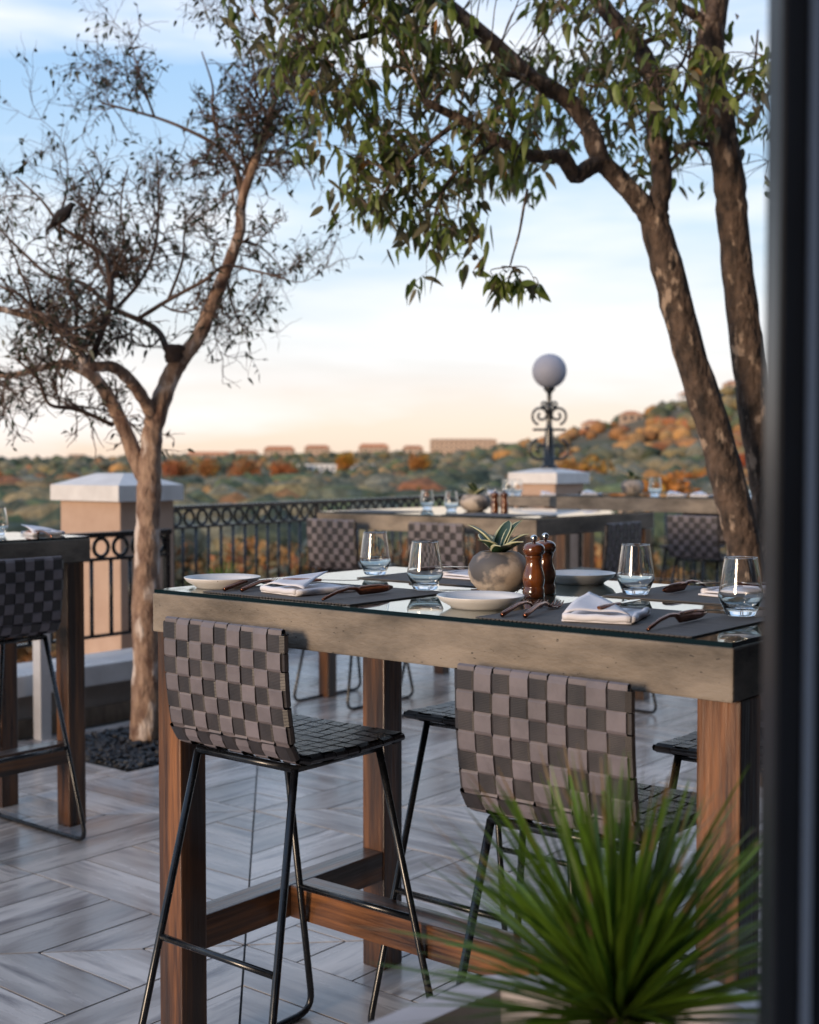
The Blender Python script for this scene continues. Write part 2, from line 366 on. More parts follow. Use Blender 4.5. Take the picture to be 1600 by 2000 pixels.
FAR_TREES = [   # x, y, size, tint, label, squash
 (-102, 652, 12.9, (.36, .15, .05), 'small orange autumn tree in the valley just right of the pale trunk'),
 (-76.3, 602, 14.8, (.38, .17, .06), 'largest of three round orange trees in a row above the left railing'),
 (-58.4, 602, 13.8, (.36, .14, .05), 'round orange tree left of the long white building'),
 (-49.9, 1008, 17.6, (.40, .20, .03), 'yellow-orange tree standing in front of the long white building'),
 (4.5, 627, 11.4, (.38, .18, .04), 'round golden tree in the valley above the second table pot'),
 (-141, 448, 8.9, (.34, .13, .045), 'orange tree at the far left edge of the valley'),
 (-130, 504, 8.0, (.30, .14, .06), 'faded orange tree left of the white-capped pillar'),
 (-9.6, 219, 7.4, (.40, .18, .04), 'low golden tree just above the railing left of the tumblers', .6),
 (-12.5, 151, 6.0, (.42, .16, .04), 'low orange treetop just above the middle of the railing', .6),
 (5.9, 333, 9.2, (.38, .19, .05), 'flat golden tree behind the second table pot', .6),
 (19.2, 242, 10.6, (.34, .16, .045), 'broad orange tree left of the lamp pillar', .7),
 (38.6, 295, 14.0, (.36, .17, .045), 'broad orange tree behind the scrolls of the lamp', .7),
 (23.5, 124, 8.3, (.40, .18, .04), 'wide golden tree mass behind the far right table', .7),
 (47.7, 215, 10.2, (.36, .16, .04), 'golden tree immediately left of the leaning trunk', .7),
 (94.8, 360, 8.6, (.40, .10, .05), 'reddish tree between the two stems of the right tree'),
 (150, 950, 22, (.34, .13, .045), 'orange trees on the hill crest right of the lamp', .5),
 (-120, 665, 15.8, (.34, .13, .045), 'dark orange tree immediately right of the pale trunk', .8),
]

HOUSES = [   # x, y, width, height, depth, wall, label, roof rise, windows, storeys
 (-358, 2300, 82, 10, 16, 'house', 'long low house with orange roof on the ridge right of the pale trunk', 5, 9, 1),
 (-282, 2226, 44, 11, 14, 'house', 'house on the ridge second right of the pale trunk', 5, 5, 2),
 (-220, 2182, 52, 13, 14, 'house', 'house with red roof on the ridge left of the long white building', 6, 6, 2),
 (-156, 2182, 43, 13, 14, 'house', 'house on the ridge above the long white building', 5, 5, 2),
 (-60, 1049, 62, 7.5, 12, 'house_white', 'long low white building below the ridge', .3, 14, 1),
 (-64, 2316, 55, 14, 16, 'house', 'house on the ridge right of the long white building', 6, 6, 2),
 (84, 2016, 104, 24, 18, 'house', 'large pale apartment block on the ridge left of the lamp', 1.2, 14, 4),
 (156, 2056, 41, 16, 15, 'house', 'house next to the apartment block on the ridge', 5, 4, 2),
 (6, 2250, 37, 14, 15, 'house', 'house on the ridge left of the apartment block', 5, 4, 2),
 (-509, 1976, 24, 14, 12, 'house', 'pale block on the horizon left of the pillar', .4, 3, 3),
 (100, 700, 12.3, 5.5, 9, 'house', 'small pale house on the hill right of the lamp', 2, 3, 1),
 (128, 745, 12, 5, 9, 'house', 'pink house on the hill slope left of the leaning trunk', 2, 3, 1),
 (174, 800, 14, 7, 9, 'house_white', 'white house near the hilltop beside the leaning trunk', 2, 3, 2),
 (201, 795, 14.2, 7, 9, 'house', 'house on the hilltop between the two stems of the right tree', 2, 3, 2),
 (115, 969, 8, 5, 7, 'house_white', 'tiny white house on the lower hill slope', 1.5, 2, 1),
]

def clear_view(x, y, r=4):
    for h_ in HOUSES:
        if h_[1]-170 < y < h_[1]+25 and abs(x-h_[0]*y/h_[1]) < h_[2]*.5+r: return False
    for t_ in FAR_TREES:
        if t_[1]*.86 < y < t_[1]+t_[2] and abs(x-t_[0]*y/t_[1]) < t_[2]*.5: return False
    return True
def build_woods():
    parts, cols = [], []; near, ncols = [], []
    for i in range(12500):
        t = rnd.random(); y = 60*math.exp(t*3.75)
        x = rnd.uniform(-.62, .62)*y
        s = rnd.uniform(2.2, 4.6)*(1+.35*(y > 900))*min(1, .35+y/330)
        if not clear_view(x, y) and rnd.random() < .7: continue
        n_ = noise.noise(Vector((x/70, y/130, 1.3)))+.35*noise.noise(Vector((x/20, y/40, 4.3)))
        orange = n_ > .20 or rnd.random() < .03
        if y > 900 and rnd.random() < .8: orange = False
        c = rnd.choice(ORANGES if orange else GREENS); c = tuple(q*1.3 for q in c)
        z = ground_h(x, y)
        k = rnd.uniform(.75, 1.25)
        parts.append(lump((x, y, z+s*.55), s*rnd.uniform(.9, 1.5), s*rnd.uniform(.75, 1.1), y < 260)); cols.append(tuple(q*k for q in c))
    for i in range(620):
        y = 17*math.exp(rnd.random()*2.0); x = rnd.uniform(-.5, .5)*y+.0
        s = rnd.uniform(.5, 1.3)*(.7+y/70)
        orange = noise.noise(Vector((x/9, y/14, 5.3))) > -.12
        c = rnd.choice(ORANGES if orange else GREENS); k = rnd.uniform(.7, 1.3)
        near.append(leafcloud((x, y, ground_h(x, y)+s*.6), s*1.3, s*.9, 150, .10+y*.0035)); ncols.append(tuple(q*k for q in c))
    o = link('woodland', mass_mesh('woodland', parts, cols, M['far_tree'])); stuff(o)
    tag(o, 'blurred green and autumn woodland covering the valley and hill', 'woodland')
    o = link('hillside_scrub', mass_mesh('hillside_scrub', near, ncols, M['far_tree'])); stuff(o)
    tag(o, 'orange and olive scrub on the slope just beyond the railing', 'scrub')
build_woods()

def far_tree(x, y, size, col, label, flat=1.0):
    z = ground_h(x, y); t = empty('autumn_tree', (x, y, z)); parts = []
    r = size/2
    for k in range(9):
        an = k*2.4; rr = r*(.15 if k == 0 else .52)
        parts.append(leafcloud((math.cos(an)*rr, math.sin(an)*rr, (r*1.15+rnd.uniform(-.25, .35)*r)*flat), r*.58, r*.55*flat, 170, r*.10))
    cols = [tuple(q*rnd.uniform(.8, 1.2) for q in col) for _ in parts]
    c = link('crown', mass_mesh('crown', parts, cols, M['far_tree']), t)
    b = MB(); b.tube([(0, 0, -.3), (0.02*r, 0, r*.5), (0, 0, r*1.1)], [r*.09, r*.07, r*.03], 6); b.build('trunk', M['bark_twig'], t)
    tag(t, label, 'tree', 'autumn trees in the valley')
for a_ in FAR_TREES: far_tree(*a_)

def house(x, y, wd, ht, dp, wall, label, roofh=1.5, nwin=4, storeys=1, rz=0, name='far_house'):
    t = empty(name, (x, y, ground_h(x, y)-.5), rz)
    b = MB(); b.box(-wd/2, wd/2, 0, dp, -6, ht); wl = b.build('wall', wall, t)
    b = MB(); e_ = .4
    b.add([(-wd/2-e_, -e_, ht), (wd/2+e_, -e_, ht), (wd/2+e_, dp+e_, ht), (-wd/2-e_, dp+e_, ht), (-wd/2+dp*.4, dp/2, ht+roofh), (wd/2-dp*.4, dp/2, ht+roofh)],
          [(0, 1, 5, 4), (1, 2, 5), (2, 3, 4, 5), (3, 0, 4), (3, 2, 1, 0)]); b.build('roof', M['roof'] if roofh > .6 else M['kerb'], t)
    wb = MB(); ww = wd/nwin*.45; wh = ht/storeys*.45; wb.box(-ww/2, ww/2, -.08, .02, 0, wh); me = wb.mesh('window', M['window'])
    for s_ in range(storeys):
        for k in range(nwin): link('window', me, wl, (-wd/2+wd*(k+.5)/nwin, 0, ht*(s_+.32)/storeys))
    tag(t, label, 'house', 'houses on the far ridge')
for h_ in HOUSES: house(*h_[:5], M[h_[5]], *h_[6:])

# ================================================================== terrace floor
PIT = (-5.40, -4.60, 3.65, 4.47)
TERR = [(.9, -3), (.9, 11.1), (-7.55, 11.1), (-6.9, 5.45), (-5.62, 5.0), (-5.62, -3)]
def inside(p, poly):
    r_ = False; n = len(poly)
    for i in range(n):
        (x0, y0), (x1, y1) = poly[i], poly[(i+1) % n]
        if (y0 > p[1]) != (y1 > p[1]) and p[0] < (x1-x0)*(p[1]-y0)/(y1-y0)+x0: r_ = not r_
    return r_
def clip(poly, nx, ny, d):           # keep nx*x+ny*y <= d
    out = []; n = len(poly)
    for i in range(n):
        p, q = poly[i], poly[(i+1) % n]; sp = nx*p[0]+ny*p[1]-d; sq = nx*q[0]+ny*q[1]-d
        if sp <= 0: out.append(p)
        if (sp < 0 < sq) or (sq < 0 < sp):
            t = sp/(sp-sq); out.append((p[0]+(q[0]-p[0])*t, p[1]+(q[1]-p[1])*t))
    return out
def area(p): return .5*sum(p[i][0]*p[(i+1) % len(p)][1]-p[(i+1) % len(p)][0]*p[i][1] for i in range(len(p)))
def inset(poly, g):
    out = poly[:]; n = len(poly)
    for i in range(n):
        p, q = poly[i], poly[(i+1) % n]; dx, dy = q[0]-p[0], q[1]-p[1]; l_ = math.hypot(dx, dy)
        if l_ < 1e-6: continue
        nx, ny = dy/l_, -dx/l_; out = clip(out, nx, ny, nx*p[0]+ny*p[1]-g)
        if len(out) < 3: return []
    return out
S_P = 1.02; NW = 5
def floor_tiles():
    tiles = []
    for i in range(-5, 6):
        for j in range(-6, 9):
            x0, y0 = -3.69+i*S_P, 2.53+j*S_P; sw = S_P/NW
            d44 = (i+j) % 2 != 0; swap = (j % 2 == 0) if d44 else (j % 2 != 0)
            for half in (0, 1):
                along_b = (half == 0) != swap if d44 else (half == 1) != swap
                for k in range(NW):
                    p = [(k*sw, 0), ((k+1)*sw, 0), ((k+1)*sw, S_P), (k*sw, S_P)] if along_b else [(0, k*sw), (S_P, k*sw), (S_P, (k+1)*sw), (0, (k+1)*sw)]
                    r2 = math.sqrt(.5)
                    if d44: p = clip(p, r2, -r2, 0) if half == 0 else clip(p, -r2, r2, 0)
                    else: p = clip(p, r2, r2, S_P*r2) if half == 0 else clip(p, -r2, -r2, -S_P*r2)
                    if len(p) < 3: continue
                    p = [(x+x0, y+y0) for x, y in p]
                    c_ = (sum(q[0] for q in p)/len(p), sum(q[1] for q in p)/len(p))
                    if not inside(c_, TERR): continue
                    pieces = []; rest = p
                    if PIT[0]-1.1 < c_[0] < PIT[1]+1.1 and PIT[2]-1.1 < c_[1] < PIT[3]+1.1:
                        for (nx, ny, d) in ((1, 0, PIT[0]), (-1, 0, -PIT[1]), (0, 1, PIT[2]), (0, -1, -PIT[3])):
                            pieces.append(clip(rest, nx, ny, d)); rest = clip(rest, -nx, -ny, -d)
                            if len(rest) < 3: break
                    else: pieces = [p]
                    for q in pieces:
                        q = inset(q, .0030) if len(q) >= 3 else []
                        if len(q) >= 3 and abs(area(q)) > .0008: tiles.append((q, along_b))
    return tiles
def build_floor():
    b = MB(); b.prism(TERR, -1.2, -.007); fl = b.build('terrace_floor', M['grout'], rz=-TH); structure(fl)
    fl['label'] = 'grey timber-look tiles laid in mitred chevron panels across the terrace'
    def vis(t):
        c_ = [sum(q[k] for q in t[0])/len(t[0]) for k in (0, 1)]; p = W(*c_)
        return (0 if (p.y > .5 and abs(p.x) < .36*p.y+.25 and 2.2 < p.y) else 1, p.length)
    tiles = sorted(floor_tiles(), key=vis); rest = MB()
    for i, (q, ab) in enumerate(tiles):
        if i < 300:
            c_ = [sum(p[k] for p in q)/len(q) for k in (0, 1)]
            t = MB(); t.prism([(x-c_[0], y-c_[1]) for x, y in q], -.006, 0)
            o = t.build('tile', M['tile_y' if ab else 'tile_x'], fl, loc=(c_[0], c_[1], rnd.uniform(-.0005, .0005)))
        else: rest.prism(q, -.006, 0, 1 if ab else 0)
    o = stuff(rest.build('distant_tiles', [M['tile_x'], M['tile_y']], fl))
build_floor()

def build_gravel():
    bed = MB(); bed.box(PIT[0], PIT[1], PIT[2], PIT[3], -.05, -.018); g = bed.build('tree_pit_gravel', M['stone'], rz=-TH)
    tag(g, 'square bed of small black stones around the pale tree trunk', 'gravel')
    meshes = []
    for k in range(6):
        v, f = ICO1; d = 1+npr.uniform(-.28, .28, len(v)); p = v*d[:, None]*np.array([1, .8, .6])
        b = MB(); b.add([tuple(q) for q in p], [tuple(x) for x in f]); meshes.append((b.mesh('stone', M['stone']), p, f))
    rest = MB(); n = 0
    for i in range(1500):
        a_, b_ = rnd.uniform(PIT[0]+.02, PIT[1]-.02), rnd.uniform(PIT[2]+.02, PIT[3]-.02)
        s = rnd.uniform(.012, .024); me, p, f = rnd.choice(meshes); z = -.014+rnd.uniform(0, .022); rz = rnd.uniform(0, 6.3)
        front = b_ < 4.2 and a_ > -5.2
        if n < 300 and front and rnd.random() < .55:
            o = link('stone', me, g, (a_, b_, z+.012), rz); o.scale = (s, s, s); n += 1
        else:
            cz, sz = math.cos(rz), math.sin(rz)
            rest.add([(a_+s*(q[0]*cz-q[1]*sz), b_+s*(q[0]*sz+q[1]*cz), z+s*q[2]) for q in p], [tuple(x) for x in f])
    stuff(rest.build('small_stones', M['stone'], g))
build_gravel()

# ------------------------------------------------------------------ low wall, railings, pillars
def low_wall():
    t = empty('low_wall', W(-5.6, 0), -TH)
    b = MB(); b.box(-.34, 0, -3, 5.0, -1.2, .085); b.build('tile_skirt', M['skirt'], t)
    b = MB(); b.box(-.35, -.03, -3, 4.99, .0852, .205); b.build('wall_core', M['kerb'], t)
    b = MB(); b.box(-.36, .02, -3, 5.02, .2052, .315, .008); b.build('coping', M['white_cap'], t)
    tag(t, 'low grey garden wall with thick white coping behind the pale tree', 'wall')
low_wall()
def railing(name, p0, p1, z0, ztop, pitch, label, ring_r=.05, post=.016):
    p0 = Vector((p0[0], p0[1], 0)); p1 = Vector((p1[0], p1[1], 0)); d = p1-p0; ln = d.length
    t = empty(name, (p0.x, p0.y, 0), math.atan2(d.y, d.x))
    zr = ztop-.02-2*ring_r-.03
    for nm, z, hh, ww in (('top_rail', ztop-.014, .030, .055), ('middle_rail', zr, .018, .03), ('bottom_rail', z0+.11, .018, .03)):
        b = MB(); b.box(0, ln, -ww/2, ww/2, z-hh/2, z+hh/2, .003); b.build(nm, M['black_metal'], t)
    rb = MB(); rb.tube([(0, 0, 0)]+[(0, 0, 1)], .008, 6); n = int(ln/pitch)
    bb = MB(); bb.tube([(0, 0, z0+.11), (0, 0, zr)], .0115, 8); bm_ = bb.mesh('baluster', M['black_metal'], True)
    rg = MB(); rg.tube([(math.cos(q*math.pi/10)*ring_r, 0, math.sin(q*math.pi/10)*ring_r) for q in range(20)], .011, 6, closed=True); rm = rg.mesh('ring', M['black_metal'], True)
    for k in range(n+1):
        link('baluster', bm_, t, (k*pitch, 0, 0))
        if k < n: link('ring', rm, t, ((k+.5)*pitch, 0, (zr+ztop-.02)/2))
    pb = MB(); pb.box(-post, post, -post, post, z0-.01, ztop-.03); pm_ = pb.mesh('post', M['black_metal'])
    for k in range(0, int(ln/1.6)+1): link('post', pm_, t, (min(ln-.02, max(.02, k*ln/max(1, int(ln/1.6)))), 0, 0))
    tag(t, label, 'railing')
q0, q1 = W(-5.74, -1.0), W(-5.86, 4.96)
railing('railing', (q0.x, q0.y), (q1.x, q1.y), .315, 1.0, .135, 'black iron ring railing standing on the white coping behind the pale tree')
railing('railing', (-1.62, 8.71), (1.05, 13.1), .12, 1.095, .135, 'black iron ring railing running from the beige pillar to the globe lamp')
railing('railing', (1.75, 13.35), (7.6, 9.6), .12, 1.095, .135, 'black iron railing seen below the farthest tables at the right')
def edge_kerb(name, p0, p1, label):
    p0 = Vector(p0); p1 = Vector(p1); d = p1-p0
    t = empty(name, (p0.x, p0.y, 0), math.atan2(d.y, d.x)); 
    b = MB(); b.box(0, d.length, -.16, .16, -1.5, .07); b.build('kerb_core', M['kerb'], t)
    b = MB(); b.box(0, d.length, -.18, .18, .0702, .122, .006); b.build('coping', M['white_cap'], t); tag(t, label, 'kerb')
edge_kerb('terrace_kerb', (-2.2, 7.75), (1.1, 13.18), 'low white-topped kerb under the railing beside the beige pillar')
edge_kerb('terrace_kerb', (1.7, 13.38), (7.7, 9.53), 'low white-topped kerb under the railing at the far right')
def pillar(name, a0, a1, b0, b1, zt, capth, rise, label, over=.045):
    ca, cb = (a0+a1)/2, (b0+b1)/2; t = empty(name, W(ca, cb), -TH); ha, hb = (a1-a0)/2, (b1-b0)/2
    b = MB(); b.box(-ha, ha, -hb, hb, -1.4, zt, .006); b.build('shaft', M['pillar'], t)
    h2, k2 = ha+over, hb+over; b = MB(); r_ = max(0, h2-k2); 
    b.add([(-h2, -k2, zt+.001), (h2, -k2, zt+.001), (h2, k2, zt+.001), (-h2, k2, zt+.001), (-h2, -k2, zt+capth), (h2, -k2, zt+capth), (h2, k2, zt+capth), (-h2, k2, zt+capth)]
          + [(-r_-.05, -.05, zt+capth+rise), (r_+.05, -.05, zt+capth+rise), (r_+.05, .05, zt+capth+rise), (-r_-.05, .05, zt+capth+rise)],
          [(3, 2, 1, 0), (0, 1, 5, 4), (1, 2, 6, 5), (2, 3, 7, 6), (3, 0, 4, 7), (4, 5, 9, 8), (5, 6, 10, 9), (6, 7, 11, 10), (7, 4, 8, 11), (8, 9, 10, 11)])
    b.build('cap', M['white_cap'], t); tag(t, label, 'pillar'); return zt+capth+rise
pillar('gate_pillar', -7.06, -6.45, 5.07, 5.50, 1.145, .10, .075, 'beige rendered pillar with white hipped cap behind the pale tree')
LP = Vector((1.44, 13.35, 0)); la, lb = LP.x*CT-LP.y*ST, LP.x*ST+LP.y*CT
ztop2 = pillar('lamp_pillar', la-.25, la+.25, lb-.27, lb+.27, 1.185, .11, .05, 'pillar with white slab cap under the globe lamp')

def lamp():
    t = empty('globe_lamp', (LP.x, LP.y, ztop2-.004))
    b = MB(); b.lathe([(.09, 0), (.09, .02), (.06, .04), (.054, .28), (.044, .36), (.044, .40), (.030, .44), (.028, .60), (.035, .615), (.026, .63), (.022, .76), (.03, .78), (.05, .80), (.062, .81), (.055, .83), (.03, .835)], 16)
    po = b.build('post', M['black_metal'], t, True)
    b = MB(); b.lathe([(.001, .83)]+[(.178*math.sin(math.pi*k/18), 1.0-.178*math.cos(math.pi*k/18)) for k in range(2, 18)]+[(.0005, 1.178)], 32); b.build('globe', M['globe'], t, True)
    b = MB(); b.box(-.17, .17, -.012, .012, .385, .41, .004); b.build('cross_bar', M['black_metal'], po)
    def spiral(c, r0, r1, a0, a1, n=30):
        return [(c[0]+(r0+(r1-r0)*k/n)*math.cos(a0+(a1-a0)*k/n), 0, c[1]+(r0+(r1-r0)*k/n)*math.sin(a0+(a1-a0)*k/n)) for k in range(n+1)]
    for sgn in (-1, 1):
        for pts in (spiral((.085, .545), .10, .018, R(-75), R(430)), spiral((.09, .18), .125, .02, R(75), R(-430))):
            b = MB(); b.tube([(sgn*x, y, z) for x, y, z in pts], .0135, 6); b.build('scroll', M['black_metal'], po, True)
        b = MB(); b.tube([(sgn*x, y, z) for x, y, z in spiral((.05, .66), .035, .01, R(-120), R(300), 18)], .011, 6); b.build('scroll', M['black_metal'], po, True)
    tag(t, 'wrought iron scroll lamp with opal globe on the far white-capped pillar', 'lamp')
lamp()
def white_post():
    b = MB(); b.box(-.032, .032, -.032, .032, -.02, .62, .004); o = b.build('white_post', M['white_cap'], loc=W(-5.50, 3.83), rz=-TH)
    tag(o, 'short square white post beside the leftmost table legs', 'post')
white_post()

# ================================================================== building opening the picture is taken through
def door_frame():
    # facade plane runs along b at a = -0.37; the viewer stands in its opening
    t = empty('door_frame', (.2505, .90, 0), R(-8))
    b = MB(); b.box(0, .019, -.035, .035, -.02, 2.9, .003); b.build('jamb', M['frame'], t)
    b = MB(); b.box(.0192, .0245, -.043, .022, -.02, 2.9); b.build('gasket', M['frame_strip'], t)
    b = MB(); b.box(.0247, .09, -.032, .032, -.02, 2.9, .003); b.build('leaf_stile', M['frame'], t)
    b = MB(); b.box(.0902, .55, -.008, .008, -.02, 2.9); b.build('pane', M['frame_pane'], t)
    tag(t, 'tall dark metal door frame blurred along the right edge', 'door frame')
    b = MB(); b.box(0, 9, -.1, .1, -.05, 8)  # facade wall, its unseen upper part raised to cut sky light from the right
    t = empty('building', (.95, .95, 0)); o = b.build('wall', M['facade'], t, rz=R(50.8))
    b = MB(); b.box(-.62, 4, -7, -1.3, -.05, 8); b.build('wall', M['facade'], t, loc=(-.95, -.95, 0), rz=-TH)  # unseen wall behind the viewer, added to keep sun off the door frame
    b = MB(); b.box(-.40, .03, -1.29, 9, 3.301, 3.6); b.build('shade_slab', M['facade'], t, loc=(-.95, -.95, 0), rz=-TH)  # unseen overhead slab, added to darken the door frame
    tag(t, 'dark restaurant building whose open doorway the view looks out of', 'building')
door_frame()

# ================================================================== bar tables
def table(a0, a1, b0, b1, h, label, group, slab=.088, leg=.077, ib=.03, oa=.02, lab_legs=None, str_h=.325):
    ca, cb = (a0+a1)/2, (b0+b1)/2; t = empty('bar_table', W(ca, cb), -TH); ha, hb = (a1-a0)/2, (b1-b0)/2
    g = .008
    b = MB(); b.box(-ha, ha, -hb, hb, h-g-slab, h-g-.0006, .004); b.build('concrete_top', M['concrete'], t)
    b = MB(); e_ = .003; b.box(-ha+e_, ha-e_, -hb+e_, hb-e_, h-g, h)
    b.m = [0, 0, 1, 1, 1, 1]; b.build('glass_sheet', [M['glass_sheet'], M['glass_edge']], t)
    zt = h-g-slab-.0006
    for sx in (-1, 1):
        x0 = -ha-oa if sx < 0 else ha-leg
        for sy in (-1, 1):
            y0 = -hb+ib if sy < 0 else hb-ib-leg
            b = MB(); b.box(0, leg, 0, leg, 0, zt, .004); b.build('leg', M['wood_z'], t, loc=(x0, y0, 0))
        b = MB(); b.box(0, leg-.006, 0, 2*hb-2*ib-2*leg, 0, .08, .004); b.build('stretcher', M['wood_y'], t, loc=(x0+.003, -hb+ib+leg, str_h-.08))
        if sx < 0: xl = x0+leg-.003
    b = MB(); b.box(0, ha-leg+.003-xl, 0, .085, 0, .08, .004); b.build('stretcher', M['wood_x'], t, loc=(xl, -.04, str_h-.08))
    tag(t, label, 'table', group); return t
HT = 1.09
table(-2.297, -.887, 1.895, 2.745, HT, 'concrete and glass bar table in the foreground with dark timber legs', 'bar tables on the terrace')
table(-5.22, -3.68, 5.54, 6.78, 1.10, 'concrete bar table behind the foreground table, stools on three sides', 'bar tables on the terrace')
table(-4.56, -4.06, 1.6, 3.05, 1.10, 'bar table cut off by the left edge in front of the pillar', 'bar tables on the terrace')
table(-5.21, -3.55, 8.11, 8.95, 1.15, 'far bar table at the right, partly behind the leaning trunk', 'bar tables on the terrace', slab=.10)
table(-7.05, -6.24, 9.6, 10.4, 1.10, 'farthest bar table in front of the globe lamp pillar', 'bar tables on the terrace')

# ================================================================== woven bar stools
def stool_proto():
    t = empty('bar_stool', (0, 0, 0))
    r = .0085; wt, dt, wf, df, zf = .148, .133, .205, .29, .745
    b = MB(); b.tube([(-wt, -dt, zf), (wt, -dt, zf), (wt, dt, zf), (-wt, dt, zf)], r, 8, closed=False)
    b.tube([(-wt, dt, zf), (-wt, -dt, zf)], r, 8); b.build('seat_frame', M['black_metal'], t, True)
    for s in (-1, 1):
        b = MB(); b.tube(bend_path([(s*wt, -dt, zf), (s*wf, -df, r), (s*wf, df, r), (s*wt, dt, zf)], .055), r, 10); b.build('sled_leg', M['black_metal'], t, True)
    k = (zf-.345)/zf
    for s in (-1, 1):
        x = wt+(wf-wt)*k; y = s*(dt+(df-dt)*k); b = MB(); b.tube([(-x, y, .345), (x, y, .345)], .0075, 8); b.build('footrest', M['black_metal'], t, True)
    sh = empty('woven_shell'); sh.parent = t
    # L-shaped seat and back profile in (y, z)
    zs = zf+.021
    path = [Vector((.178, zs))]
    n_seat = 26; y_b = -.128
    for i in range(1, n_seat+1): path.append(Vector((.178+(y_b-.178)*i/n_seat, zs-.004*math.sin(math.pi*i/n_seat))))
    rad = .045
    for i in range(1, 9):
        an = i/8*R(86); path.append(Vector((y_b-rad*math.sin(an), zs+rad*(1-math.cos(an)))))
    y1, z1 = path[-1]; 
    for i in range(1, 25): path.append(Vector((y1-.020*i/24-.006*math.sin(math.pi*i/24), z1+.225*i/24)))
    cum = [0]
    for p, q in zip(path, path[1:]): cum.append(cum[-1]+(q-p).length)
    Ltot = cum[-1]
    def at_s(s):
        s = max(0, min(Ltot, s))
        for i in range(len(cum)-1):
            if s <= cum[i+1]: 
                u = (s-cum[i])/(cum[i+1]-cum[i]); p = path[i].lerp(path[i+1], u); d = (path[i+1]-path[i]).normalized(); return p, d
        return path[-1], (path[-1]-path[-2]).normalized()
    NC = 9; wx = .178; pw = 2*wx/NC
    NR = 16; pr = Ltot/NR
    e_, th = .0019, .0085
    def prof(s, pitch, par, n):
        j = int(min(n-1, max(0, s//pitch))); return th+(e_ if (j+par) % 2 == 0 else -e_)
    def samples(n, pitch):
        out = []
        for j in range(n): out += [(j+.10)*pitch, (j+.5)*pitch, (j+.90)*pitch]
        return out
    def strip(loop, wdir, hw):
        b = MB(); n = len(loop); V = []
        for p in loop: V += [tuple(Vector(p)-wdir*hw), tuple(Vector(p)+wdir*hw)]
        b.add(V, [(2*i, 2*i+1, 2*((i+1) % n)+1, 2*((i+1) % n)) for i in range(n)]); return b
    # long straps: one loop each from the front lip up over the back
    for c in range(NC):
        x = -wx+(c+.5)*pw; loop = []
        for s in samples(NR, pr):
            p, d = at_s(s); nrm = Vector((d.y, -d.x)); o_ = prof(s, pr, c, NR); q = p-nrm*o_; loop.append((x, q.x, q.y))
        p, d = at_s(Ltot); nrm = Vector((d.y, -d.x))
        for q in (p-nrm*.006+d*.007, p+d*.010, p+nrm*.006+d*.007): loop.append((x, q.x, q.y))
        for s in reversed(samples(NR, pr)):
            p, d = at_s(s); nrm = Vector((d.y, -d.x)); o_ = prof(s, pr, c, NR); q = p+nrm*o_; loop.append((x, q.x, q.y))
        p, d = at_s(0); nrm = Vector((d.y, -d.x))
        for q in (p+nrm*.006-d*.007, p-d*.010, p-nrm*.006-d*.007): loop.append((x, q.x, q.y))
        jr = random.Random(c); loop = [(x_+.0011*math.sin(i_*.23+c*1.7), y_+jr.uniform(-.0005, .0005), z_+jr.uniform(-.0005, .0005)) for i_, (x_, y_, z_) in enumerate(loop)]
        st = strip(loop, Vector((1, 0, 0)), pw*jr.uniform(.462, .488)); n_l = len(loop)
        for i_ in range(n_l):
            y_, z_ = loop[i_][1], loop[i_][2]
            if y_ > -.135 and z_ < zs+.03: st.m[i_] = 1  # seat run of the same strap takes the painted darker tone
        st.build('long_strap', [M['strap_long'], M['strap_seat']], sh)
    cross_cache = {}
    for j in range(NR):
        s = (j+.5)*pr; p, d = at_s(s); nrm = Vector((d.y, -d.x)); par = j % 2
        loop = []
        for u in samples(NC, pw): o_ = prof(u, pw, par+1, NC); loop.append((-wx+u, -o_))
        loop += [(wx+.006, -.006), (wx+.009, 0), (wx+.006, .006)]
        for u in reversed(samples(NC, pw)): o_ = prof(u, pw, par+1, NC); loop.append((-wx+u, o_))
        loop += [(-wx-.006, .006), (-wx-.009, 0), (-wx-.006, -.006)]
        L3 = [(x, p.x+nrm.x*o_, p.y+nrm.y*o_) for x, o_ in loop]
        back = d.y > .6; jr = random.Random(50+j); ph = jr.uniform(0, 6)
        L3 = [(x, y_+jr.uniform(-.0004, .0004)+d.x*.0012*math.sin(x*11+ph), z_+jr.uniform(-.0004, .0004)+d.y*.0012*math.sin(x*11+ph)) for x, y_, z_ in L3]
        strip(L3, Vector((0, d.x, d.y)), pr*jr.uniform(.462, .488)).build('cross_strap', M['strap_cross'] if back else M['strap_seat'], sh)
    b = MB(); 
    for x in (-wx+.004, wx-.004): b.tube([(x, q.x, q.y) for q in path], .0055, 6)
    b.build('shell_rim', M['black_metal'], sh, True)
    return t
proto = stool_proto()
STOOLS = [  # centre a, b, turn, scale, label
 (-2.000, 2.030, 0, 1, 'woven bar stool at the near left of the foreground table, back to the viewer'),
 (-1.214, 2.030, 0, .975, 'woven bar stool at the near right of the foreground table, behind the spiky plant'),
 (-1.800, 2.590, 180, 1, 'stool tucked under the far left side of the foreground table, only seat and legs showing'),
 (-1.150, 2.640, 180, 1, 'stool tucked under the far right side of the foreground table beside the orange leg'),
 (-5.000, 5.620, 0, 1.02, 'blurred checked stool at the left of the second table'),
 (-4.240, 5.620, 0, 1.02, 'blurred checked stool at the middle of the second table, behind the round pot'),
 (-3.700, 6.120, 90, 1.02, 'dark stool at the right end of the second table'),
 (-4.130, 2.650, 90, 1.0, 'dark stool cut off by the left edge of the picture'),
 (-3.900, 7.900, 0, 1.0, 'dark checked stool of the far right table beside the leaning trunk'),
 (-4.45, 8.80, 180, 1.0, 'stool on the far side of the far right table'),
]
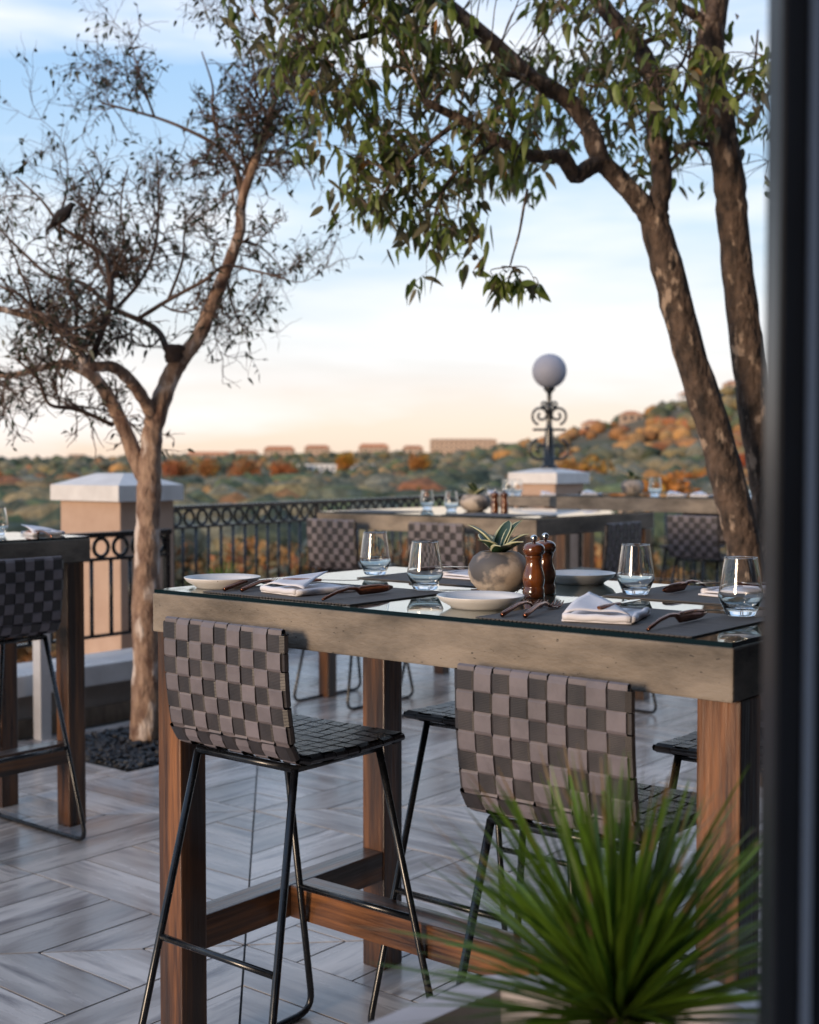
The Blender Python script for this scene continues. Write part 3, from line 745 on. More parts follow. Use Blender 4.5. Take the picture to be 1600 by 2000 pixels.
for i, (a_, b_, tr, sc_, lab) in enumerate(STOOLS):
    o = proto if i == 0 else copy_tree(proto)
    o.location = W(a_, b_); o.rotation_euler = (0, 0, -TH+R(tr)); o.scale = (sc_,)*3
    tag(o, lab, 'stool', 'woven bar stools')

# ================================================================== tableware
def put(o, a, b, z, rz=0): o.location = W(a, b, z); o.rotation_euler = (0, 0, -TH+R(rz)); return o
def placemat_mesh():
    b = MB(); hw, hd = .217, .165; n = 12; b.box(-hw, hw, -hd, hd, 0, .0022)
    for k in range(46):
        x = -hw+2*hw*(k+.5)/46; b.box(x-.003, x+.003, -hd-.0035, -hd+.001, .0003, .0016); 
    return b.mesh('placemat', M['placemat'])
PM = placemat_mesh()
def plate_mesh():
    p = [(.001, .004), (.040, .004), (.052, .0), (.058, .0), (.062, .004), (.080, .014), (.0865, .0225), (.0868, .0240), (.0855, .0246), (.076, .0165), (.062, .0095), (.03, .0085), (.0005, .0085)]
    b = MB(); b.lathe(p, 56, wob=lambda an, z: 1+.008*math.sin(2*an+.6)+.005*math.sin(3*an)); return b.mesh('side_plate', M['plate'], True)
PL = plate_mesh()
def tumbler_mesh():
    out = [(.0005, .0), (.024, .0), (.0265, .0015), (.028, .005), (.0325, .016), (.0395, .031), (.0408, .036), (.0395, .046), (.0335, .085), (.0306, .104), (.0301, .1070), (.0299, .1077)]
    inn = [(.0292, .1082), (.0286, .1077), (.0285, .1070), (.0290, .104), (.0322, .085), (.0383, .046), (.0395, .0365), (.038, .0325), (.031, .018), (.024, .0135), (.012, .0125), (.0005, .0122)]
    b = MB(); b.lathe(out+inn, 48); return b.mesh('tumbler', M['tumbler'], True)
TU = tumbler_mesh()
def fork_mesh():
    b = MB()
    prof = [(-.10, .0045, .0045), (-.095, .006, .005), (-.06, .011, .0048), (-.02, .0165, .0042), (.02, .0165, .0034), (.045, .011, .0028), (.058, .0065, .003)]
    pts = [(0, y, z) for y, z, r in prof]; b.tube(pts, [r for y, z, r in prof], 8)
    # head: root plate and four tines
    b.add([(-.0035, .055, .0065), (.0035, .055, .0065), (.0115, .070, .0040), (.0115, .078, .0042), (-.0115, .078, .0042), (-.0115, .070, .0040)], [(0, 1, 2, 3, 4, 5)])
    b.add([(-.0035, .055, .0045), (.0035, .055, .0045), (.0115, .070, .0022), (.0115, .078, .0022), (-.0115, .078, .0022), (-.0115, .070, .0022)], [(5, 4, 3, 2, 1, 0)])
    for k in range(4):
        x = -.0098+.00653*k
        b.tube([(x, .076, .0032), (x, .09, .0042), (x*.98, .104, .0075), (x*.97, .116, .0125)], [.0019, .0018, .0016, .0008], 6)
    return b.mesh('fork', M['copper'], True)
FK = fork_mesh()
def knife_mesh():
    b = MB()
    prof = [(-.115, .0030, .0040, .003), (-.10, .0070, .0044, .0034), (-.07, .0145, .0042, .0036), (-.035, .0190, .0040, .0038), (-.012, .0180, .0046, .0040), (.0, .0130, .0075, .0042),
            (.006, .0118, .0120, .0030), (.03, .0120, .0128, .0022), (.07, .0115, .0125, .0018), (.10, .0108, .0092, .0014), (.118, .0110, .0035, .0010)]
    n = 8
    for i, (y, z, hz, hw) in enumerate(prof):
        for k in range(n):
            an = 2*math.pi*(k+.5)/n; b.v.append((hw*math.cos(an)*1.1, y, max(.0004, z+hz*math.sin(an)*.85)))
    for i in range(len(prof)-1):
        for k in range(n):
            k2 = (k+1) % n; b.f.append((i*n+k, i*n+k2, (i+1)*n+k2, (i+1)*n+k)); b.m.append(0)
    b.f.append(tuple(range(n-1, -1, -1))); b.m.append(0); b.f.append(tuple((len(prof)-1)*n+k for k in range(n))); b.m.append(0)
    return b.mesh('steak_knife', M['copper'], True)
KN = knife_mesh()
def napkin_obj():
    t = empty('napkin')
    def layer(poly, z, amp, ph, th=.0035):
        b = bmesh.new(); vs = [b.verts.new((x, y, z)) for x, y in poly]; f = b.faces.new(vs)
        bmesh.ops.subdivide_edges(b, edges=b.edges[:], cuts=9, use_grid_fill=True)
        bmesh.ops.triangulate(b, faces=[q for q in b.faces if len(q.verts) > 4])
        for v in b.verts: v.co.z += amp*(math.sin(v.co.x*38+ph)*math.cos(v.co.y*30+ph*1.7)+.6*math.sin(v.co.y*75+ph))+amp
        r_ = bmesh.ops.solidify(b, geom=b.faces[:], thickness=th)
        b.verts.index_update(); m = MB(); m.add([v.co for v in b.verts], [[v.index for v in q.verts] for q in b.faces]); b.free(); return m
    layer([(-.062, -.088), (.062, -.088), (.064, .082), (-.060, .086)], .004, .0006, .4).build('lower_fold', M['napkin'], t, True)
    layer([(-.060, -.085), (.063, -.086), (.061, .070), (-.058, .084)], .0095, .0008, 1.9).build('middle_fold', M['napkin'], t, True)
    m = MB(); n = 12; A, B, C = Vector((-.060, -.084, .016)), Vector((.054, -.060, .014)), Vector((-.056, .095, .040))
    for i in range(n+1):
        for j in range(n+1-i):
            p = A+(B-A)*(i/n)+(C-A)*(j/n); u = i/n; v_ = j/n
            m.v.append((p.x, p.y, p.z+.010*math.sin(math.pi*min(1, u+v_*.6))*(1-v_)*.8+.0022*math.sin(9*u+5*v_)))
    idx = {}; q = 0
    for i in range(n+1):
        for j in range(n+1-i): idx[i, j] = q; q += 1
    for i in range(n):
        for j in range(n-i):
            m.f.append((idx[i, j], idx[i+1, j], idx[i, j+1])); m.m.append(0)
            if j < n-i-1: m.f.append((idx[i+1, j], idx[i+1, j+1], idx[i, j+1])); m.m.append(0)
    o = m.build('top_fold', M['napkin'], t, True); so = o.modifiers.new('t', 'SOLIDIFY'); so.thickness = .002
    b = MB(); b.tube([(.061+.003*math.sin(k), -.086+.158*k/12, .009) for k in range(13)], .0062, 8); b.tube([(-.06+.121*k/12, -.086, .0095+.0008*math.sin(k*1.3)) for k in range(13)], .0066, 8)
    b.build('rolled_edge', M['napkin'], t, True)
    return t
def butter_knife_mesh():
    b = MB(); prof = [(-.085, .0032, .0036), (-.06, .0042, .0042), (-.01, .0036, .0038), (.0, .0030, .0030)]
    b.tube([(0, y, .004) for y, w_, h_ in prof], [w_ for y, w_, h_ in prof], 8)
    pl = [(0, -.003), (.028, -.0065), (.06, -.0075), (.078, -.004), (.083, .001), (.076, .0055), (.05, .0065), (.0, .003)]
    n = len(pl); b.add([(x, y, .0034) for y, x in pl]+[(x, y, .0050) for y, x in pl], [tuple(range(n)), tuple(range(2*n-1, n-1, -1))]+[(i, n+i, n+(i+1) % n, (i+1) % n) for i in range(n)], 1)
    return b.mesh('butter_knife', [M['copper'], M['steel']], False)
BK = butter_knife_mesh()
def mill_obj():
    t = empty('pepper_mill')
    b = MB(); b.lathe([(.0225, 0), (.0232, .002), (.0232, .016), (.0222, .018), (.0222, .020), (.0205, .0215), (.0215, .024), (.0235, .033), (.0240, .040), (.0225, .050), (.0185, .062), (.0162, .072), (.0165, .080), (.0182, .085), (.0190, .0865), (.0175, .0885)], 32)
    b.build('body', M['mill'], t, True)
    b = MB(); b.lathe([(.0178, .0890), (.0195, .0900), (.0232, .0955), (.0240, .101), (.0228, .107), (.0185, .1125), (.0115, .1152), (.0045, .1160)], 32); cp = b.build('cap', M['mill'], t, True)
    b = MB(); b.lathe([(.0040, .1158), (.0040, .1185), (.0062, .1205), (.0078, .1245), (.0070, .1290), (.0040, .1320), (.0005, .1330)], 20); b.build('knob', M['steel'], cp, True)
    return t
def pot_obj(leaves=True):
    t = empty('succulent_pot')
    b = MB(); pr_ = [(.0005, .0), (.034, .0), (.046, .006), (.060, .022), (.0665, .042), (.0655, .060), (.057, .078), (.044, .088), (.037, .090), (.033, .0885), (.033, .080), (.0005, .078)]
    b.lathe(pr_, 40, wob=lambda an, z: 1+.025*math.sin(an*2+1+z*20)+.012*math.sin(an*5+z*60)); bo = b.build('stone_bowl', M['pot'], t, True)
    b = MB(); b.lathe([(.033, .079), (.02, .0845), (.0005, .086)], 16); b.build('soil', M['soil'], bo, True)
    spec = [(200, 62, .085, .024), (150, 38, .080, .023), (95, 74, .088, .020), (300, 24, .062, .026), (345, 30, .070, .024), (30, 48, .070, .022), (250, 40, .062, .022), (60, 70, .092, .017)]
    for an, el, ln, wd in spec:
        d = Vector((math.cos(R(an)), math.sin(R(an)), 0)); s_ = Vector((-d.y, d.x, 0)); m = MB(); n = 8
        for k in range(n+1):
            u = k/n; wv = 1.75*wd*(.55+.9*u-.2*u*u)*(1-u**3.2)**.8+.0006; ce = R(el)*(1-.30*u*u)
            p = d*(.008+ln*u*math.cos(ce))+Vector((0, 0, .083+ln*u*math.sin(R(el))*(1-.14*u)))
            cup = wv*.35*(1-u*.5); nz = Vector((-d.x*math.sin(ce), -d.y*math.sin(ce), math.cos(ce)))
            for q, f_ in ((-1, 1), (-.80, .62), (0, 0), (.80, .62), (1, 1)): m.v.append(tuple(p+s_*wv*q*.55+nz*cup*f_+s_*.004*math.sin(u*5+an)))
        for k in range(n):
            for q in range(4): m.f.append((k*5+q, k*5+q+1, k*5+q+6, k*5+q+5)); m.m.append(1 if q in (0, 3) else 0)
        o = m.build('leaf', [M['succ'], M['leaf_margin']], t, True)
        so = o.modifiers.new('t', 'SOLIDIFY'); so.thickness = .0016
    return t

nap0, mill0, pot0 = napkin_obj(), mill_obj(), pot_obj()
used = set()
def inst(proto_, *a):
    o = proto_ if proto_.name not in used else copy_tree(proto_)
    used.add(proto_.name); return put(o, *a)
def one(name, me, label, cat, group, *a):
    o = link(name, me); put(o, *a); return tag(o, label, cat, group)
# foreground table, four settings: near ones face away from the viewer, far ones are turned round
SET = [('near left', -1.935, 2.083, 0), ('near right', -1.182, 2.072, 0), ('far left', -1.905, 2.560, 180), ('far right', -1.205, 2.560, 180)]
PLATES = {'near left': (-2.207, 2.025), 'near right': (-1.500, 2.060), 'far left': (-1.630, 2.640)}
TUMB = {'near left': (-1.790, 2.250), 'near right': (-1.030, 2.230), 'far left': (-2.135, 2.480), 'far right': (-1.375, 2.455)}
for nm, a_, b_, tr in SET:
    s = 1 if tr == 0 else -1
    one('placemat', PM, f'woven grey placemat at the {nm} setting of the foreground table', 'placemat', 'placemats', a_, b_, HT+.0004, tr)
    n_ = inst(nap0, a_-.020*s, b_-.03*s, HT+.0028, tr+(18 if nm == 'near right' else -8))
    tag(n_, {'near left': 'folded white napkin between the forks and knife at the near left setting', 'near right': 'folded white napkin with a bright butter knife at the near right setting',
             'far left': 'folded white napkin half hidden behind the round pot', 'far right': 'folded white napkin seen through the rightmost tumbler'}[nm], 'napkin', 'folded napkins')
    one('butter_knife', BK, f'small butter knife lying on the {nm} napkin of the foreground table', 'knife', 'butter knives', a_-.005*s, b_-.01*s, HT+.0245, tr-(-4 if nm == 'near right' else 52))
    one('steak_knife', KN, f'copper steak knife right of the {nm} napkin of the foreground table', 'knife', 'copper steak knives', a_+.125*s, b_-.035*s, HT+.0026, tr+(2 if s > 0 else 4))
    x, y = TUMB[nm]; one('tumbler', TU, f'clear glass tumbler of the {nm} setting on the foreground table', 'glass', 'glass tumblers', x, y, HT+.0032)
    if nm in PLATES:
        x, y = PLATES[nm]; one('side_plate', PL, {'near left': 'speckled white side plate at the left corner of the foreground table', 'near right': 'speckled white side plate in front of the round pot',
            'far left': 'speckled white side plate behind the pepper mills'}[nm], 'plate', 'side plates', x, y, HT+.0003, rnd.uniform(0, 360))
    for k, off in enumerate((-.208, -.172)):
        one('fork', FK, f'copper fork at the {nm} setting, ' + ('outer' if k == 0 else 'inner') + ' of the pair', 'fork', 'copper forks', a_+(off+.012)*s, b_-(.045-.012*k)*s, HT+.0026, tr+13+3*k)
tag(inst(pot0, -1.650, 2.335, HT+.0004, 10), 'round weathered stone pot with variegated succulent on the foreground table', 'potted plant', 'succulent pots')
tag(inst(mill0, -1.527, 2.290, HT+.0004, 0), 'left pepper mill of the pair on the foreground table, nearer the viewer', 'pepper mill', 'pepper mills')
tag(inst(mill0, -1.552, 2.372, HT+.0004, 40), 'right pepper mill of the pair on the foreground table, just behind the other', 'pepper mill', 'pepper mills')
# second table
H2 = 1.10
for a_, b_, tr, lab in ((-4.9, 5.73, 0, 'left'), (-4.1, 5.73, 0, 'right')):
    one('placemat', PM, f'grey placemat at the {lab} near setting of the second table', 'placemat', 'placemats', a_, b_, H2+.0004, tr)
for x, y, lab in ((-5.02, 6.33, 'left tumbler standing on the second table'), (-4.70, 6.16, 'tumbler beside the stone pot on the second table')):
    one('tumbler', TU, lab, 'glass', 'glass tumblers', x, y, H2+.0004).scale = (1.08,)*3
o = inst(pot0, -4.53, 6.17, H2+.0004, 200); o.scale = (1.35, 1.35, 1.1); tag(o, 'wide stone pot with small plant on the second table', 'potted plant', 'succulent pots')
tag(inst(mill0, -4.36, 6.13, H2+.0004), 'left one of the blurred pepper mills on the second table', 'pepper mill', 'pepper mills')
tag(inst(mill0, -4.32, 6.17, H2+.0004), 'right one of the blurred pepper mills on the second table', 'pepper mill', 'pepper mills')
# far tables
H3 = 1.15
o = inst(pot0, -4.82, 8.55, H3+.0004, 80); o.scale = (1.3, 1.3, 1.25); tag(o, 'pale stone pot with plant on the far right table', 'potted plant', 'succulent pots')
for x, y, lab in ((-4.55, 8.40, 'blurred tumbler beside the pot on the far right table'), (-3.83, 8.38, 'blurred tumbler right of the leaning trunk on the far right table')):
    one('tumbler', TU, lab, 'glass', 'glass tumblers', x, y, H3+.0004).scale = (1.25,)*3
for x, y, lab in ((-5.02, 8.3, 'blurred white napkin left of the pot on the far right table'), (-4.35, 8.35, 'blurred white napkin right of the tumbler on the far right table'), (-4.12, 8.3, 'blurred white napkin left of the leaning trunk on the far right table')):
    tag(inst(nap0, x, y, H3+.0004, rnd.uniform(-30, 30)), lab, 'napkin', 'folded napkins')
for x, y, lab in ((-6.86, 9.85, 'left tumbler on the farthest table'), (-6.72, 9.80, 'right tumbler on the farthest table')):
    one('tumbler', TU, lab, 'glass', 'glass tumblers', x, y, 1.1004).scale = (1.3,)*3
for x, y, lab in ((-6.98, 9.8, 'blurred white napkin at the left of the farthest table'), (-6.42, 9.85, 'blurred white napkin at the right of the farthest table')):
    tag(inst(nap0, x, y, 1.1004, 40), lab, 'napkin', 'folded napkins')
# left table
one('tumbler', TU, 'tumbler cut off by the left edge of the picture', 'glass', 'glass tumblers', -4.40, 2.87, 1.1004)
tag(inst(nap0, -4.30, 3.0, 1.1004, 70), 'white napkin at the end of the left table', 'napkin', 'folded napkins')
one('steak_knife', KN, 'copper knife lying on the left table', 'knife', 'copper steak knives', -4.22, 2.93, 1.1004, 80)

# ================================================================== spiky plants
M['dry_tip'] = leafmat('dry_brown_tip', (.16, .10, .04), (.24, .16, .07))
M['dead_blade'] = leafmat('dead_straw_blade', (.22, .17, .06), (.30, .24, .10))
def blade(ln, wd, curve, seed, tip=False):
    r_ = random.Random(seed); m = MB(); n = 7; y = 0; z = 0; an = 0
    for k in range(n+1):
        u = k/n; wv = wd*(1-.15*u)*(1-u**4)+.0003
        m.v += [(-wv, y, z+wv*.25), (0, y, z), (wv, y, z+wv*.25)]
        an = -curve*u; y += ln/n*math.cos(an); z += ln/n*math.sin(an)
    for k in range(n):
        for q in (0, 1): m.f.append((k*3+q, k*3+q+1, k*3+q+4, k*3+q+3)); m.m.append(0)
    if tip:
        for k in range(2*(n-1), 2*n): m.m[k] = 1
    return m.mesh('blade', [M['yucca'], M['dry_tip']], True)
def spiky_plant(name, loc, rad, nb, wd, label, low=-6):
    t = empty(name, loc); me = [blade(rad*q, wd*ws, cv, i, tp) for i, (q, cv, ws, tp) in enumerate(((1, .12, 1, 0), (.9, .28, 1.15, 0), (1.05, .05, .9, 1), (.8, .45, 1.2, 0), (.95, -.1, 1, 1), (.7, .2, .85, 0), (1.02, .6, 1, 1)))]
    dead = blade(rad*.75, wd, 1.3, 9); dead.materials[0] = M['dead_blade']
    for k in range(nb):
        u = (k+.5)/nb; el = R(low)+(R(86)-R(low))*u**.72+R(rnd.uniform(-11, 11)); az = k*2.39996+rnd.uniform(-.2, .2)
        o = link('blade', dead if u < .10 and k % 2 else rnd.choice(me), t, (0, 0, .02*u))
        o.rotation_euler = (el, rnd.uniform(-.5, .5), az); o.scale = (1, rnd.uniform(.82, 1.08), 1)
    if nb > 200:      # the finer blades between them
        fine = MB(); src = blade(rad*.93, wd*.8, .2, 3)
        for k in range(230):
            el = R(rnd.uniform(5, 88)); az = rnd.uniform(0, 6.2832)
            mt = Matrix.Rotation(az, 4, 'Z') @ Matrix.Rotation(el, 4, 'X') @ Matrix.Rotation(rnd.uniform(-.6, .6), 4, 'Y'); s_ = rnd.uniform(.7, 1.08)
            fine.add([mt @ (v.co*s_) for v in src.vertices], [tuple(p.vertices) for p in src.polygons])
        stuff(fine.build('inner_blades', M['yucca'], t, True))
    b = MB(); b.lathe([(.045, -.12), (.04, -.03), (.022, .02), (.001, .035)], 12); b.build('heart', M['soil'], t, True)
    return tag(t, label, 'plant')
def octagon_planter():
    t = empty('octagonal_planter', (.235, 1.325, 0)); ap = .335; w8 = ap/math.cos(math.pi/8)
    def ring(r_, z): return [(r_*math.cos(R(22.5+45*k)), r_*math.sin(R(22.5+45*k)), z) for k in range(8)]
    b = MB(); lv = [ring(w8*.8, 0), ring(w8, .70), ring(w8*.9, .70), ring(w8*.88, .62)]
    lv[1] = ring(w8, .707); lv[2] = ring(w8-.05, .707); lv[3] = ring(w8-.055, .60)
    for r_ in lv: b.v += r_
    for i in range(3):
        for k in range(8): k2 = (k+1) % 8; b.f.append((i*8+k, i*8+k2, (i+1)*8+k2, (i+1)*8+k)); b.m.append(0)
    b.f.append(tuple(range(7, -1, -1))); b.m.append(0); b.build('shell', M['planter'], t)
    b = MB(); b.add(ring(w8-.056, .63), [tuple(range(8))]); b.build('soil', M['soil'], t)
    tag(t, 'pale octagonal planter at the bottom edge holding the spiky plant', 'planter')
octagon_planter()
spiky_plant('spiky_plant', (.222, 1.36, .775), .285, 295, .0031, 'bright green spiky plant blurred in the foreground at lower right')
def back_planter():
    t = empty('square_planter', W(-6.05, 5.55), -TH); b = MB(); b.box(-.2, .2, -.2, .2, 0, .5, .01); b.build('shell', M['planter'], t)
    b = MB(); b.box(-.17, .17, -.17, .17, .4, .505); b.build('soil', M['soil'], t); tag(t, 'square planter behind the pale tree holding a small spiky plant', 'planter')
back_planter()
spiky_plant('spiky_plant', W(-6.05, 5.55, .53), .24, 120, .005, 'small bright green spiky plant behind the corner of the foreground table')

# ================================================================== trees (limb: start radius, end radius, points in metres)
LEFT_LIMBS = [
 (0.0731,0.0533,[(-1.31,6.36,-0.00),(-1.30,6.36,0.30),(-1.30,6.36,0.76),(-1.29,6.36,1.04),(-1.28,6.36,1.27),(-1.27,6.36,1.44)]),
 (0.0533,0.0292,[(-1.27,6.36,1.44),(-1.25,6.36,1.59),(-1.18,6.35,1.78),(-1.12,6.33,1.88),(-1.03,6.32,1.99),(-0.96,6.30,2.14),(-0.87,6.30,2.36)]),
 (0.0292,0.0155,[(-0.87,6.30,2.36),(-0.82,6.30,2.51),(-0.81,6.28,2.63),(-0.76,6.25,2.77),(-0.72,6.22,2.86),(-0.67,6.20,3.00)]),
 (0.0155,0.0052,[(-0.67,6.20,3.00),(-0.62,6.20,3.16),(-0.55,6.20,3.31),(-0.50,6.20,3.42),(-0.46,6.20,3.62)]),
 (0.0430,0.0292,[(-1.28,6.36,1.27),(-1.34,6.38,1.38),(-1.40,6.40,1.53),(-1.47,6.42,1.67),(-1.56,6.45,1.80),(-1.66,6.50,1.86)]),
 (0.0258,0.0086,[(-1.66,6.50,1.86),(-1.74,6.50,1.88),(-1.88,6.50,1.85),(-2.05,6.50,1.82),(-2.21,6.50,1.91)]),
 (0.0120,0.0052,[(-1.47,6.42,1.57),(-1.61,6.30,1.64),(-1.72,6.20,1.66),(-1.75,6.15,1.75),(-1.77,6.10,1.80),(-1.85,6.10,1.87)]),
 (0.0344,0.0224,[(-1.25,6.36,1.59),(-1.28,6.30,1.67),(-1.33,6.20,1.77),(-1.39,6.10,1.83),(-1.45,6.05,1.83),(-1.50,6.00,1.85)]),
 (0.0224,0.0103,[(-1.50,6.00,1.85),(-1.54,5.95,1.94),(-1.66,5.90,2.02),(-1.83,5.80,2.07),(-1.99,5.80,2.10)]),
 (0.0189,0.0103,[(-1.49,6.05,1.85),(-1.48,6.10,1.91),(-1.42,6.15,2.12),(-1.43,6.20,2.27),(-1.46,6.20,2.37),(-1.56,6.20,2.44)]),
 (0.0103,0.0043,[(-1.56,6.20,2.44),(-1.66,6.20,2.51),(-1.75,6.20,2.63),(-1.87,6.20,2.74)]),
 (0.0103,0.0034,[(-1.66,6.20,2.44),(-1.68,6.25,2.55),(-1.66,6.30,2.68),(-1.65,6.30,2.80)]),
 (0.0138,0.0052,[(-0.81,6.28,2.67),(-0.84,6.30,2.81),(-0.93,6.35,2.92),(-1.08,6.40,3.01),(-1.26,6.45,3.09),(-1.53,6.50,3.17)]),
 (0.0077,0.0034,[(-0.93,6.35,2.94),(-0.95,6.30,3.09),(-0.95,6.30,3.20),(-1.00,6.30,3.36)]),
 (0.0069,0.0026,[(-1.26,6.45,3.09),(-1.32,6.40,3.28),(-1.36,6.40,3.44)]),
 (0.0189,0.0103,[(-1.14,6.33,1.85),(-1.18,6.30,1.94),(-1.26,6.40,2.05),(-1.49,6.50,2.16),(-1.65,6.60,2.29),(-1.82,6.60,2.33)]),
 (0.0103,0.0034,[(-1.82,6.60,2.33),(-1.95,6.60,2.44),(-2.08,6.60,2.57),(-2.18,6.60,2.69)]),
 (0.0112,0.0034,[(-1.46,6.50,2.16),(-1.35,6.60,2.33),(-1.30,6.70,2.54),(-1.30,6.75,2.85),(-1.32,6.80,2.99)]),
 (0.0120,0.0043,[(-1.34,6.40,2.09),(-1.17,6.30,2.17),(-0.98,6.20,2.25),(-0.88,6.20,2.32),(-0.72,6.10,2.28),(-0.57,6.00,2.23)]),
 (0.0138,0.0043,[(-1.49,6.00,1.86),(-1.56,5.90,1.97),(-1.67,5.85,2.05),(-1.74,5.80,2.13),(-1.83,5.80,2.17)]),
 (0.0086,0.0026,[(-0.86,6.30,2.41),(-0.81,6.40,2.47),(-0.71,6.45,2.43),(-0.61,6.50,2.31)]),
 (0.0086,0.0034,[(-1.17,6.30,2.17),(-1.10,6.30,2.36),(-1.09,6.35,2.54),(-1.01,6.40,2.66)]),
 (0.0086,0.0034,[(-0.89,6.30,2.31),(-0.87,6.40,2.15),(-0.82,6.50,2.03)]),
 (0.0069,0.0026,[(-0.72,6.22,2.86),(-0.58,6.20,2.85),(-0.49,6.20,2.78),(-0.45,6.20,2.68)]),
 (0.0060,0.0026,[(-0.67,6.20,3.00),(-0.72,6.15,3.13),(-0.73,6.10,3.25),(-0.79,6.10,3.39)]),
 (0.0069,0.0026,[(-1.69,5.85,2.08),(-1.71,5.80,2.17),(-1.76,5.80,2.30),(-1.80,5.80,2.42)]),
 (0.0069,0.0026,[(-1.43,6.20,2.26),(-1.34,6.10,2.40),(-1.34,6.05,2.58),(-1.30,6.00,2.73)]),
]
RIGHT_LIMBS = [
 (0.098,0.076,[(1.60,5.50,-0.06),(1.55,5.50,0.29),(1.51,5.50,0.56)]),
 (0.076,0.064,[(1.51,5.50,0.56),(1.44,5.50,0.95),(1.39,5.50,1.17),(1.30,5.50,1.50),(1.18,5.50,1.87),(1.10,5.50,2.17),(1.04,5.50,2.38)]),
 (0.052,0.036,[(1.04,5.50,2.38),(0.99,5.48,2.45),(0.90,5.45,2.54),(0.80,5.42,2.62)]),
 (0.040,0.016,[(0.80,5.42,2.62),(0.73,5.38,2.59),(0.68,5.35,2.56),(0.62,5.30,2.62),(0.55,5.25,2.61),(0.46,5.20,2.61),(0.35,5.15,2.65),(0.22,5.10,2.71),(0.06,5.00,2.76)]),
 (0.042,0.028,[(0.80,5.42,2.61),(0.77,5.45,2.72),(0.74,5.50,2.82),(0.65,5.50,2.92),(0.51,5.50,3.00),(0.38,5.50,3.12),(0.21,5.50,3.26),(0.11,5.50,3.34),(-0.02,5.50,3.47)]),
 (0.047,0.032,[(1.04,5.50,2.38),(1.05,5.50,2.48),(1.07,5.52,2.58),(1.05,5.55,2.80),(1.04,5.60,3.02),(0.98,5.65,3.19),(0.89,5.70,3.31),(0.79,5.75,3.46),(0.68,5.80,3.63)]),
 (0.018,0.007,[(0.11,5.50,3.32),(-0.03,5.45,3.25),(-0.13,5.40,3.16),(-0.29,5.35,3.10),(-0.41,5.30,3.05),(-0.54,5.30,2.94)]),
 (0.014,0.006,[(0.53,5.50,2.99),(0.39,5.40,2.99),(0.31,5.35,3.00),(0.17,5.30,2.92),(0.04,5.20,2.75)]),
 (0.080,0.068,[(1.55,5.50,0.29),(1.61,5.70,0.82),(1.61,5.75,1.16),(1.57,5.75,1.39),(1.52,5.75,1.73),(1.47,5.75,2.07),(1.43,5.75,2.41)]),
 (0.068,0.060,[(1.43,5.75,2.41),(1.41,5.75,2.63),(1.37,5.75,2.85),(1.33,5.75,3.01),(1.32,5.75,3.19),(1.33,5.75,3.32),(1.36,5.80,3.56)]),
 (0.028,0.012,[(1.32,5.75,3.29),(1.24,5.70,3.33),(1.16,5.65,3.36),(1.07,5.60,3.47)]),
 (0.012,0.004,[(1.30,5.70,2.77),(1.20,5.60,2.75),(1.11,5.55,2.67),(1.06,5.50,2.67)]),
 (0.006,0.003,[(1.20,5.60,2.75),(1.25,5.62,2.71),(1.27,5.62,2.66)]),
 (0.006,0.003,[(0.47,5.20,2.47),(0.45,5.15,2.38),(0.43,5.10,2.28),(0.40,5.05,2.18),(0.39,5.05,2.14)]),
 (0.012,0.004,[(1.07,5.55,2.80),(1.14,5.50,2.90),(1.15,5.40,2.99),(1.16,5.40,3.12)]),
 (0.012,0.004,[(1.36,5.75,2.88),(1.45,5.80,2.98),(1.52,5.80,3.09),(1.57,5.90,3.33)]),
 (0.014,0.005,[(0.99,5.65,3.18),(1.07,5.60,3.21),(1.12,5.50,3.19),(1.16,5.50,3.28)]),
 (0.012,0.004,[(1.04,5.60,3.03),(1.18,5.70,3.11),(1.24,5.75,3.28)]),
 (0.012,0.004,[(0.35,5.15,2.65),(0.26,5.10,2.57),(0.16,5.10,2.49),(0.10,5.10,2.35),(0.12,5.10,2.23)]),
 (0.012,0.004,[(0.20,5.10,2.72),(0.06,5.05,2.60),(-0.06,5.00,2.47),(-0.13,5.00,2.35)]),
]
CROWN = [(-0.72, 3.37), (-0.66, 3.13), (-0.62, 2.96), (-0.5, 2.86), (-0.42, 2.72), (-0.31, 2.67), (-0.23, 2.57), (-0.23, 2.43), (-0.18, 2.32), (-0.07, 2.33), (-0.01, 2.39), (0.06, 2.23), (0.11, 2.15), (0.22, 2.13), (0.27, 2.26), (0.22, 2.41), (0.33, 2.44), (0.36, 2.5), (0.44, 2.54), (0.56, 2.57), (0.64, 2.7), (0.75, 2.7), (0.81, 2.64), (0.94, 2.59), (1.1, 2.64), (1.18, 2.73), (1.29, 2.72), (1.46, 2.7), (1.49, 3.37)]

def limb_tube(b, r0, r1, pts, seg, rough=.0, rng=None):
    P = smooth_path(pts, 4); n = len(P)
    P = [p+Vector((rng.uniform(-1, 1), rng.uniform(-1, 1), 0))*rough*r0 for p in P] if rough else P
    rs = [r0+(r1-r0)*i/(n-1) for i in range(n)]
    if rough: rs = [r_*(1+rng.uniform(-.07, .09)) for r_ in rs]
    b.tube(P, rs, seg, jit=rough*.5, rng=rng); return P
def chain(limbs, idx):
    pts = []; rs = []
    for n_, i in enumerate(idx):
        r0, r1, p = limbs[i]
        for k, q in enumerate(p):
            if n_ and k == 0: continue
            pts.append(q); rs.append(r0+(r1-r0)*k/(len(p)-1))
    return pts, rs
def chain_tube(b, pts, rs, seg, rng, rough=.10, sub_=5):
    P = smooth_path(pts, sub_); n = len(P); R_ = []
    for i in range(n):
        u = i/sub_; k = min(int(u), len(rs)-2); R_.append((rs[k]+(rs[k+1]-rs[k])*(u-k))*(1+rng.uniform(-.05, .06)*(rough > 0)))
    b.tube(P, R_, seg, jit=rough*.5, rng=rng); return P, R_
